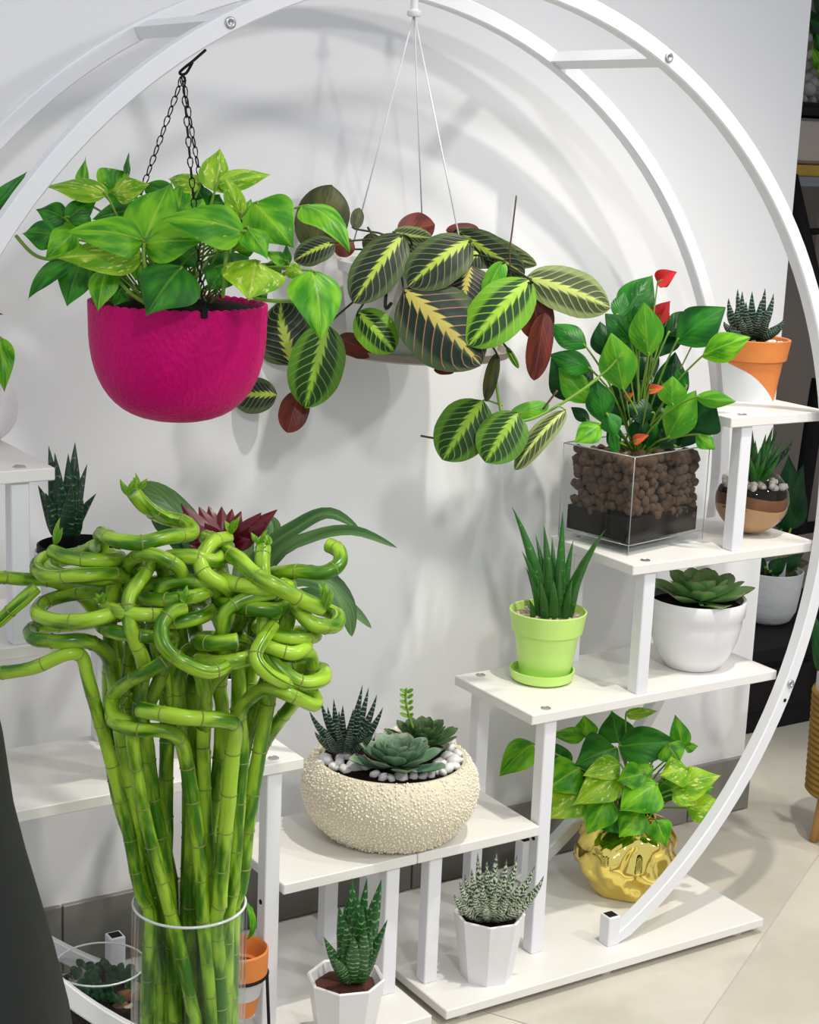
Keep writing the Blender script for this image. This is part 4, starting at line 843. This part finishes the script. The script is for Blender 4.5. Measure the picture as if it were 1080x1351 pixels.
K = [
 ([(193,1370,.0),(196,1235,.03),(190,1200,.03),(178,1143,.03),(167,1084,.03),(148,1010,.03),(130,945,.04),(116,895,.05),(108,867,.05),(88,863,.06),(40,882,.06),(-20,890,.05)], 'bamboo stalk whose bare tip reaches off to the lower left'),
 ([(207,1370,-.02),(211,1287,-.02),(200,1213,.0),(189,1169,.0),(174,1084,.0),(162,990,.0),(154,930,.0),(149,890,.01),(140,862,.03),(115,846,.05),(75,846,.06),(44,842,.04),(46,828,.0),(90,824,-.03),(135,818,-.01),(165,806,.05),(125,816,.08),(80,820,.07),(50,810,.04),(58,795,-.01),(95,784,-.03),(140,782,-.01)], 'bamboo stalk with two flat coils on the left of the bunch'),
 ([(259,1370,.03),(252,1324,.04),(237,1250,.04),(222,1195,.04),(207,1139,.05),(188,1065,.06),(176,985,.07),(172,955,.07),(152,945,.06),(148,920,.04),(168,900,.06),(205,880,.09),(232,860,.08)], None),
 ([(232,1370,.0),(226,1213,.0),(218,1139,.0),(204,1065,.0),(193,976,.01),(183,930,.03),(190,880,.06),(178,845,.08),(170,815,.08),(172,785,.07),(190,758,.05),(200,740,.02)], None),
 ([(200,1370,-.03),(214,1210,-.03),(219,1110,-.02),(219,1047,-.02),(220,973,-.02),(219,890,-.01),(214,850,.02),(218,810,.04),(212,780,.05),(230,768,.05),(272,770,.05),(292,786,.03)], None),
 ([(255,1370,.0),(250,1213,.0),(254,1060,.0),(244,990,.0),(236,930,.0),(236,880,.02),(255,855,.03),(290,862,.06),(298,876,.09),(275,886,.11),(240,873,.11),(217,852,.11),(213,828,.10),(225,808,.09),(243,800,.08)], 'bamboo stalk curling into an open hook at the middle front'),
 ([(250,1370,-.03),(246,1213,-.03),(248,1102,-.03),(252,990,-.03),(254,900,-.02),(275,870,.02),(292,838,.06),(297,808,.07),(325,789,.06),(362,782,.05),(375,770,.03)], None),
 ([(281,1370,.03),(268,1215,.04),(265,1150,.04),(258,1080,.05),(249,1025,.05),(240,982,.06),(222,965,.08),(178,962,.08),(150,951,.06),(150,928,.03),(170,905,.03)], 'bamboo stalk with a wide low loop at the front of the bunch'),
 ([(281,1370,.0),(278,1213,.0),(276,1139,.0),(270,1039,.0),(267,965,.0),(272,915,.0),(300,880,.0),(350,848,.02),(385,844,.03),(404,852,.05),(385,862,.07),(350,852,.07)], None),
 ([(296,1370,.03),(290,1210,.04),(294,1130,.04),(301,1060,.05),(306,1000,.05),(310,962,.06),(298,951,.08),(240,946,.10),(184,936,.08)], None),
 ([(262,1370,-.04),(272,1150,-.03),(287,1028,-.02),(293,940,-.02),(290,900,-.02),(310,840,.0),(322,800,.02),(300,776,.05),(272,758,.06),(265,738,.05),(280,716,.03),(300,710,.0)], 'bamboo stalk ending in a round crook near the red bromeliad'),
 ([(302,1370,.02),(307,1195,.02),(315,1065,.02),(320,985,.02),(316,945,.03),(325,925,.05),(352,908,.07),(385,918,.08),(414,930,.06),(412,915,.04),(385,905,.07),(352,888,.10),(337,866,.10),(348,842,.08),(360,825,.05)], None),
 ([(312,1370,.0),(318,1195,.0),(326,1095,.0),(341,998,.0),(354,925,.0),(362,890,.01),(395,880,.0),(424,884,.02),(424,896,.05),(395,900,.07),(362,876,.07),(348,840,.05),(352,790,.04),(346,752,.04),(347,722,.02)], 'bamboo stalk standing furthest right with a stacked coil above it'),
 ([(255,1370,-.05),(252,1150,-.05),(245,1000,-.05),(205,880,-.05),(170,800,-.04),(140,745,-.03),(133,705,.0),(150,712,.05),(185,716,.06),(222,708,.04),(252,704,.0),(246,690,-.02),(215,682,-.02),(192,668,.02),(176,650,.03)], 'bamboo stalk whose coil tops the whole bunch'),
 ([(218,1370,-.06),(187,1150,-.05),(164,1000,-.05),(185,870,-.05),(170,800,-.03),(172,768,.0),(150,757,.03),(108,758,.05),(64,760,.03),(48,748,.0),(62,735,-.03),(98,732,-.01),(124,721,.02)], None),
 ([(206,1370,-.05),(178,1150,-.05),(150,1000,-.06),(160,870,-.06),(120,800,-.05),(80,770,-.03),(30,764,-.02),(-10,764,.0),(-30,790,.02),(-10,822,.03),(20,800,.03),(48,775,.02)], 'bamboo stalk looping out past the left edge'),
 ([(290,1370,-.05),(295,1150,-.04),(306,1000,-.05),(315,900,-.05),(300,800,-.04),(290,735,.0),(310,735,.04),(335,757,.06),(360,772,.07),(392,788,.06),(424,803,.04)], None),
 ([(296,1370,-.06),(310,1150,-.05),(319,1000,-.05),(330,900,-.06),(335,820,-.05),(350,765,-.02),(385,754,.02),(425,756,.03),(447,744,.02),(447,727,.0),(433,719,-.01)], 'bamboo stalk with a single hook raised at the right'),
 ([(270,1370,-.05),(293,1150,-.05),(306,1000,-.06),(330,870,-.06),(352,820,-.03),(385,800,.03),(410,822,.05),(440,826,.03),(444,812,.0),(415,800,-.02)], None),
 ([(235,1370,-.05),(248,1150,-.06),(250,1000,-.06),(262,880,-.06),(250,800,-.04),(225,770,-.01),(215,740,.03),(250,734,.05),(285,740,.04),(300,722,.0),(270,708,-.03)], None),
 ([(225,1370,-.06),(217,1150,-.06),(219,1000,-.06),(240,880,-.06),(232,800,-.05),(195,770,-.02),(170,745,.02),(195,730,.06),(235,748,.06),(240,772,.03)], None),
]
def coil(bx, cx, cy, rx, turns, a0, dr, off, rise):
    g1, g0 = {230: (178, 147), 262: (252, 245), 292: (310, 319), 270: (276, 268), 240: (210, 178), 300: (321, 340), 228: (187, 164)}[bx]
    p = [(g1 * .6 + 250 * .4, 1370, -.02), (g1, 1150, -.035), (g0, 1000, -.035), (cx + rx * math.cos(a0) * .8, cy + 45, off)]
    n = int(turns * 8)
    for i in range(n + 1):
        a = a0 + dr * i * math.pi / 4; p.append((cx + rx * math.cos(a), cy + 9 * math.sin(a) - rise * i / 8, off + .040 * math.sin(a)))
    return p
K += [(coil(230, 112, 760, 46, 1.4, .4, 1, .0, 26), 'bamboo stalk coiled just below the left aloe pot'), (coil(262, 235, 815, 44, 1.5, 2.4, -1, .03, 30), 'bamboo stalk with a tight coil in the middle of the bunch'),
 (coil(292, 335, 800, 46, 1.6, .2, 1, .02, 28), 'bamboo stalk coiled under the bromeliad leaves'), (coil(270, 300, 870, 40, 1.3, 2.8, -1, .05, 26), 'bamboo stalk with a low coil above the right stalks'),
 (coil(240, 180, 835, 48, 1.4, .3, 1, .04, 28), 'bamboo stalk with a coil left of the middle'), (coil(300, 378, 860, 38, 1.5, .6, 1, .02, 24), 'bamboo stalk with small coils nearest the beaded bowl'),
 (coil(228, 195, 765, 40, 1.3, 2.2, -1, -.02, 26), 'bamboo stalk coiled behind the topmost loop')]
OWN = iter(('bamboo stalk bending twice over the front left of the bunch', 'bamboo stalk rising in a gentle S left of the middle', 'bamboo stalk turning flat to the right in mid bunch', 'bamboo stalk arching right towards the raised hook', 'bamboo stalk with a small flat loop at the right', 'bamboo stalk running level across the front to the left', 'bamboo stalk doubling back above the low right loop', 'bamboo stalk coiled beside the left aloe', 'bamboo stalk sloping down to the right edge of the bunch', 'bamboo stalk with a short bent tip at the far right', 'bamboo stalk looping just under the red bracts', 'bamboo stalk curling behind the left middle coils'))
for pts, lab in K:
    stalk(pts, lab or next(OWN), 'lucky bamboo in the glass cylinder', rnd.uniform(.92, 1.1))
# leafy tips that sprout from the coils: parts of the nearest stalk
st_objs = [o for o in COL.objects if o.name.startswith('lucky_bamboo_stalk')]
for (u, v, oo, h_) in ((158,676,.03,30),(219,672,.02,18),(325,672,.0,22),(160,745,.05,20),(322,730,.06,18),(430,790,.06,34),(438,805,.05,28),(90,690,.02,34),(372,790,.08,20),(245,795,.09,16),(140,768,.06,14),(285,735,.06,16),(385,715,.03,14),(97,780,.06,10),(262,760,.07,16)):
    B = at_h(u, v, hv0 - oo); near = min(st_objs, key=lambda s: min((B - w_.co).length for w_ in list(s.children[0].data.vertices)[::6]))
    vv = min(near.children[0].data.vertices, key=lambda w_: (w_.co - B).length).co
    B = V(vv)
    for i in range(4):
        q = rnd.uniform(0, 6.28); T = B + V((math.cos(q) * .009, math.sin(q) * .009, h_ * svv * rnd.uniform(.6, 1.1)))
        leaf3(near, 'shoot', B, T, .007, 'lance', rnd.uniform(-40, 40), .1, .3, .05, name='shoot_leaf')

# ------------------------------------------------------------------ small things low on the left
TB = at_z(132, 1352, 0.0); TB.y = min(TB.y, .17); sT = mpp(TB); rT = .075
te = thing('glass_bowl_terrarium', 'low glass bowl terrarium of dark moss and stones on the left base board', 'terrarium', TB)
lathe('glass_bowl', [(0, 0), (.05, 0), (.066, .012), (.0745, .04), (.070, .066), (.060, .086), (.062, .090), (.058, .090), (.056, .084)], TB, M['glass'], te, 40)
tube('glass_rim', [TB + V((.060 * math.cos(q), .060 * math.sin(q), .0895)) for q in [2 * math.pi * i / 36 for i in range(37)]], .0013, M['glassrim'], te, 5)
lathe('soil', [(0, .003), (.048, .003), (.063, .014), (.071, .036), (.068, .050), (0, .054)], TB, M['soil'], te, 36)
sm = [rock_mesh('stone', M[m_2], 40 + i, 2, .8) for i, m_2 in enumerate(('gravel', 'stonegrey', 'sandbrown'))]
for i in range(26):
    q = rnd.uniform(0, 6.28); r = .064 * math.sqrt(rnd.uniform(.3, 1)); place(sm[i % 3], 'stone', te, TB + V((r * math.cos(q) * .9, r * math.sin(q) * .9, .05 + rnd.uniform(-.012, .004))), rnd.uniform(.008, .014), (rnd.random() * 3, 0, 0))
for i in range(90):
    q = rnd.uniform(0, 6.28); r = .056 * math.sqrt(rnd.random()); B = TB + V((r * math.cos(q), r * math.sin(q), .058)); T = B + V((rnd.uniform(-.014, .014), rnd.uniform(-.014, .014), rnd.uniform(.004, .014)))
    leaf3(te, 'anth_dark', B, T, .011, 'oval', 0, .1, .2, 0)
# terracotta pot in a black wire stand
TC = at_z(316, 1252, .135); TC.z = 0
if TC.y > -.055: pass
tz = thing('terracotta_pot_in_wire_stand', 'small terracotta pot in a black wire stand beside the glass cylinder', 'potted plant', TC)
rt_ = 37 * mpp(TC)
lathe('pot', [(0, .045), (rt_ * .6, .045), (rt_ * .92, .102), (rt_, .104), (rt_ * 1.02, .136), (rt_ * .96, .138), (rt_ * .9, .134), (rt_ * .84, .112)], TC, M['terra'], tz, 36)
disc('soil', TC + V((0, 0, .110)), rt_ * .85, M['redsoil'], tz)
lathe('patterned_sleeve', [(rt_ * .58, .044), (rt_ * .93, .101), (rt_ * .90, .101), (rt_ * .56, .044)], TC, M['cardwhite'], tz, 36, close=True)
tube('stand_ring', [TC + V((rt_ * 1.0 * math.cos(q), rt_ * 1.0 * math.sin(q), .1015)) for q in [2 * math.pi * i / 32 for i in range(33)]], .0022, M['black'], tz, 6)
for i in range(3):
    q = 5.6 + i * 2.094; c_, s_ = math.cos(q), math.sin(q)
    tube('stand_leg', [TC + V((rt_ * c_, rt_ * s_, .101)), TC + V((rt_ * 1.15 * c_, rt_ * 1.15 * s_, .002))], .0022, M['black'], tz, 6)
for (bu, bv), (tu, tv), wp_ in (((330,1235),(322,1186),12), ((326,1240),(332,1195),8), ((312,1240),(300,1180),12)):
    leaf3(tz, 'pothos', at_h(bu, bv, hor(TC)), at_h(tu, tv, hor(TC)), wp_ * mpp(TC), 'lance', 30, .25, .2)
# big dark planter at the lower left edge (close by)
hD = hor(CAM + ray(40, 1200) * 1.35)
DP = [at_h(u, v, hD) for u, v in ((-12, 930), (0, 985), (14, 1080), (30, 1145), (47, 1205), (68, 1280), (88, 1362), (100, 1440))]
axp = at_h(-150, 1200, hD)
dprof = [((V((p.x, p.y, 0)) - V((axp.x, axp.y, 0))).length, p.z) for p in DP]; dprof.sort(key=lambda q: q[1])
zb = ZF; prD = [(0, zb), (dprof[0][0] * .95, zb), (dprof[0][0] * 1.02, zb + (dprof[0][1] - zb) * .5)] + dprof + [(dprof[-1][0] - .012, dprof[-1][1]), (dprof[-1][0] - .02, dprof[-1][1] - .03), (0, dprof[-1][1] - .03)]
tag(lathe('dark_floor_planter', [(r, z - zb) for r, z in prD], (axp.x, axp.y, zb), M['darkpot'], None, 56), 'large dark smooth planter cut off at the lower left corner', 'planter')

# ------------------------------------------------------------------ beyond the wall's right end
def farp(u, v, y): return at_y(u, v, y)
YR = 1.35
# tall black shelf rack: uprights, boards
rk = thing('black_shelf_rack', 'tall black metal shelf rack beyond the wall edge', 'shelf', V((2.0, YR, ZF)))
a0 = farp(1062, 143, YR); z_a = a0.z
x0 = farp(1040, 300, YR).x - .35; x1 = x0 + 1.6
box('shelf_board', (x0, YR, farp(1068, 152, YR).z), (x1, YR + .45, farp(1068, 141, YR).z), M['black'], rk)
zs2a, zs2b = farp(1068, 246, YR).z, farp(1068, 233, YR).z
box('shelf_board', (x0, YR, zs2a), (x1, YR + .45, zs2b), M['greyslab'], rk)
def bar(name, pts, r, mat, parent): return tube(name, pts, r, mat, parent, 4)
bar('rack_leg', [farp(1042, 232, YR - .02), farp(1078, 392, YR - .02), farp(1092, 470, YR - .02)], .020, M['black'], rk)
bar('rack_leg', [farp(1082, 500, YR + .3), farp(1072, 560, YR + .3), farp(1048, 720, YR + .3), farp(1042, 780, YR + .3)], .026, M['black'], rk)
bar('rack_brace', [farp(1068, 306, YR + .02), farp(1100, 303, YR + .02)], .011, M['black'], rk)
for xx in (x0 + .02, x1 - .04): box('rack_upright', (xx, YR + .40, ZF), (xx + .03, YR + .43, z_a + .3), M['black'], rk)
# things on the rack
zt = farp(1068, 141, YR).z
tr = tag(box('stone_tray', (x0 + .05, YR + .02, zt), (x1 - .05, YR + .4, zt + .012), M['black'], None), 'shallow black tray under the grey stones on the rack', 'tray')
for i, (u, v, r) in enumerate(((1066,118,10),(1072,108,9),(1064,103,9),(1078,126,8),(1060,131,6),(1070,136,7),(1063,86,8),(1079,114,6),(1068,72,7),(1066,50,6),(1072,96,8),(1085,105,9),(1084,130,8),(1060,116,7))):
    P = farp(u, v, YR + .10 + .01 * (i % 4)); q_ = V((P.x, P.y, 0)); 
    sto = place(sm[1], 'grey_stone', None, (P.x, P.y, max(P.z, zt + .02)), r * mpp(P) * 1.05, (rnd.random() * 3, rnd.random(), rnd.random() * 3))
    tag(sto, 'grey weathered stone heaped in the tray on the black rack', 'stone', 'stones on the rack')
fpn = thing('leafy_rack_plant', 'dark green leafy plant among stones at the upper right corner', 'potted plant', farp(1085, 120, YR + .12))
grow(fpn, hor(farp(1085, 90, YR + .10)), [((1086,98),(1074,30),18,.0,.0,'anth',0,.2), ((1082,92),(1070,60),16,.03,.03,'pothos',0,.2), ((1090,60),(1064,8),24,.02,.0,'anth_dark',0,.1), ((1090,40),(1066,24),22,.03,.03,'anth_dark',0,.1), ((1090,100),(1078,82),20,.05,.06,'anth_light',0,.2), ((1095,20),(1070,-10),24,.0,.0,'anth_dark',0,.1), ((1095,70),(1076,44),18,.04,.04,'anth',0,.1)], farp(1090, 118, YR + .12), .003, root_off=.01)
# milky bin between the boards
bx0 = farp(1052, 190, YR + .03).x
bn_ = tag(box('plastic_bin', (bx0 - .1, YR + .03, farp(1068, 218, YR + .03).z + .004), (bx0 + .5, YR + .3, farp(1068, 156, YR + .03).z), M['bin'], None, .008), 'milky plastic storage bin between the rack boards', 'bin')
tag(box('yellow_packet', (bx0 - .08, YR + .012, zs2b), (bx0 + .45, YR + .32, farp(1068, 219, YR + .03).z + .003), M['gold_strip'], None, .002), 'flat yellow packet under the plastic bin', 'packet')
# grey-brown cabinet panel
cb = thing('grey_cabinet', 'tall grey-brown cabinet panel standing behind the terracotta pot', 'cabinet', V((2.6, 2.3, ZF)))
YC = 1.95
box('panel', (farp(1026, 480, YC).x - .3, YC, ZF + .02), (farp(1066, 480, YC).x, YC + .3, farp(1040, 335, YC).z), M['farwall'], cb)
box('panel', (farp(1069, 400, YC + .05).x, YC + .05, ZF + .02), (farp(1069, 480, YC).x + .9, YC + .35, zs2a - .01), M['farwall'], cb)
box('kick_board', (farp(1026, 480, YC).x - .3, YC - .01, ZF), (farp(1066, 480, YC).x + .9, YC + .3, ZF + .02), M['black'], cb)
# low black table with textured white pot
YT = .62
tzp = farp(1020, 822, YT + .12)
zt2 = tzp.z
bt = thing('black_low_cabinet', 'low black cabinet carrying the textured white pot behind the stand', 'cabinet', V((1.9, YT + .2, ZF)))
xl = farp(985, 850, YT).x - .25; xr_ = farp(1080, 850, YT).x + .7
box('top', (xl, YT - .02, zt2 - .03), (xr_, YT + .42, zt2), M['black'], bt)
box('body', (xl + .02, YT + .0, ZF), (xr_ - .02, YT + .40, zt2 - .03), M['black'], bt)
for i in range(3): box('drawer_front', (xl + .05 + i * .42, YT - .006, ZF + .05), (xl + .44 + i * .42, YT + .0, zt2 - .05), M['blackcap'], bt)
WPc = farp(1012, 815, YT + .14); WPc.z = zt2; s3 = mpp(WPc); rw = 40 * s3
tp = thing('textured_white_pot', 'white textured pot with dark leaves on the low black cabinet', 'potted plant', WPc)
lathe('pot', [(0, 0), (rw * .55, 0), (rw * .74, .008), (rw * .90, .03), (rw * .98, .07), (rw * 1.04, .118), (rw * 1.0, .119), (rw * .94, .10)], WPc, plain('rough_white_ceramic', (0.74, 0.75, 0.74, 1), 0.6, var=0.05, vs=20, bump=1.0, bs=70), tp, 40)
disc('soil', WPc + V((0, 0, .10)), rw * .95, M['soil'], tp)
hw = hor(WPc)
grow(tp, hw, [((1015,755),(1040,735),22,.02,.03,'anth_dark',0,.1), ((1030,752),(1060,730),20,.0,.0,'anth_dark',0,.1), ((1010,750),(990,735),18,.0,.0,'anth_dark',0,.1), ((1040,745),(1068,742),18,-.03,-.04,'mar_o',0,.1), ((1042,700),(1040,600),46,-.04,-.06,'anth_dark',0,.05), ((1030,700),(1060,612),40,-.05,-.06,'anth_dark',0,.1), ((1036,745),(1055,790),16,.0,-.02,'mar_o',0,.2)], WPc + V((0, 0, .10)), .003, root_off=.02)
box('plant_tag', WPc + V((-.006, -.03, .10)), WPc + V((.012, -.029, .145)), M['cardwhite'], tp, 0)
tag(box('clear_plastic_box', farp(1046, 714, YT + .3), farp(1046, 714, YT + .3) + V((.2, .12, .10)), M['farwall'], None, .004), 'small grey box on the black cabinet behind the globe terrarium', 'box')
o_b = bpy.data.objects['clear_plastic_box']; o_b.name = 'grey_box'; o_b.location.z -= (farp(1046, 714, YT + .3).z - zt2)
# rope basket planter on wooden legs
BK = at_z(1112, 1112, ZF); hk2 = hor(BK); sk = mpp(BK)
bk = thing('rope_basket_planter', 'woven rope basket planter on wooden legs at the right edge', 'planter', BK)
zb0, zb1 = at_h(1075, 1040, hk2).z, at_h(1075, 885, hk2).z; rk0, rk1 = 52 * sk, 55 * sk
n = 17
for i in range(n):
    f = i / (n - 1); zz = zb0 + (zb1 - zb0) * .82 * f; r = rk0 + (rk1 - rk0) * f
    tube('rope_coil', [V((BK.x + r * math.cos(q), BK.y + r * math.sin(q), zz)) for q in [2 * math.pi * j / 40 for j in range(41)]], (zb1 - zb0) * .82 / n * .62, M['basket'], bk, 6)
lathe('inner_pot', [(0, zb0 - BK.z), (rk0 * .9, zb0 - BK.z), (rk1 * .93, (zb0 + (zb1 - zb0) * .8) - BK.z), (rk1 * 1.0, zb0 + (zb1 - zb0) * .84 - BK.z), (rk1 * 1.0, zb1 - BK.z), (rk1 * .95, zb1 - BK.z), (rk1 * .9, zb1 - .03 - BK.z)], BK, M['cream'], bk, 40)
disc('soil', V((BK.x, BK.y, zb1 - .02)), rk1 * .93, M['soil'], bk)
lt = at_h(1085, 1030, hk2); lb = at_z(1073, 1110, ZF)
for q in (0, 2.094, 4.189):
    d0 = V((lb.x - BK.x, lb.y - BK.y, 0)); d0 = Matrix.Rotation(q, 3, 'Z') @ d0
    tube('wooden_leg', [V((BK.x, BK.y, zb0 + .01)) + d0 * .7, V((BK.x, BK.y, ZF + .001)) + d0], [10 * sk, 6 * sk], M['wood'], bk, 10)
grow(bk, hk2, [((1090,890),(1068,800),28,.04,.05,'anth_dark',0,.2), ((1090,890),(1120,790),40,.0,.0,'anth_dark',0,.1), ((1100,880),(1076,870),16,.05,.06,'anth',0,.2)], V((BK.x, BK.y, zb1 - .02)), .003, root_off=.01)
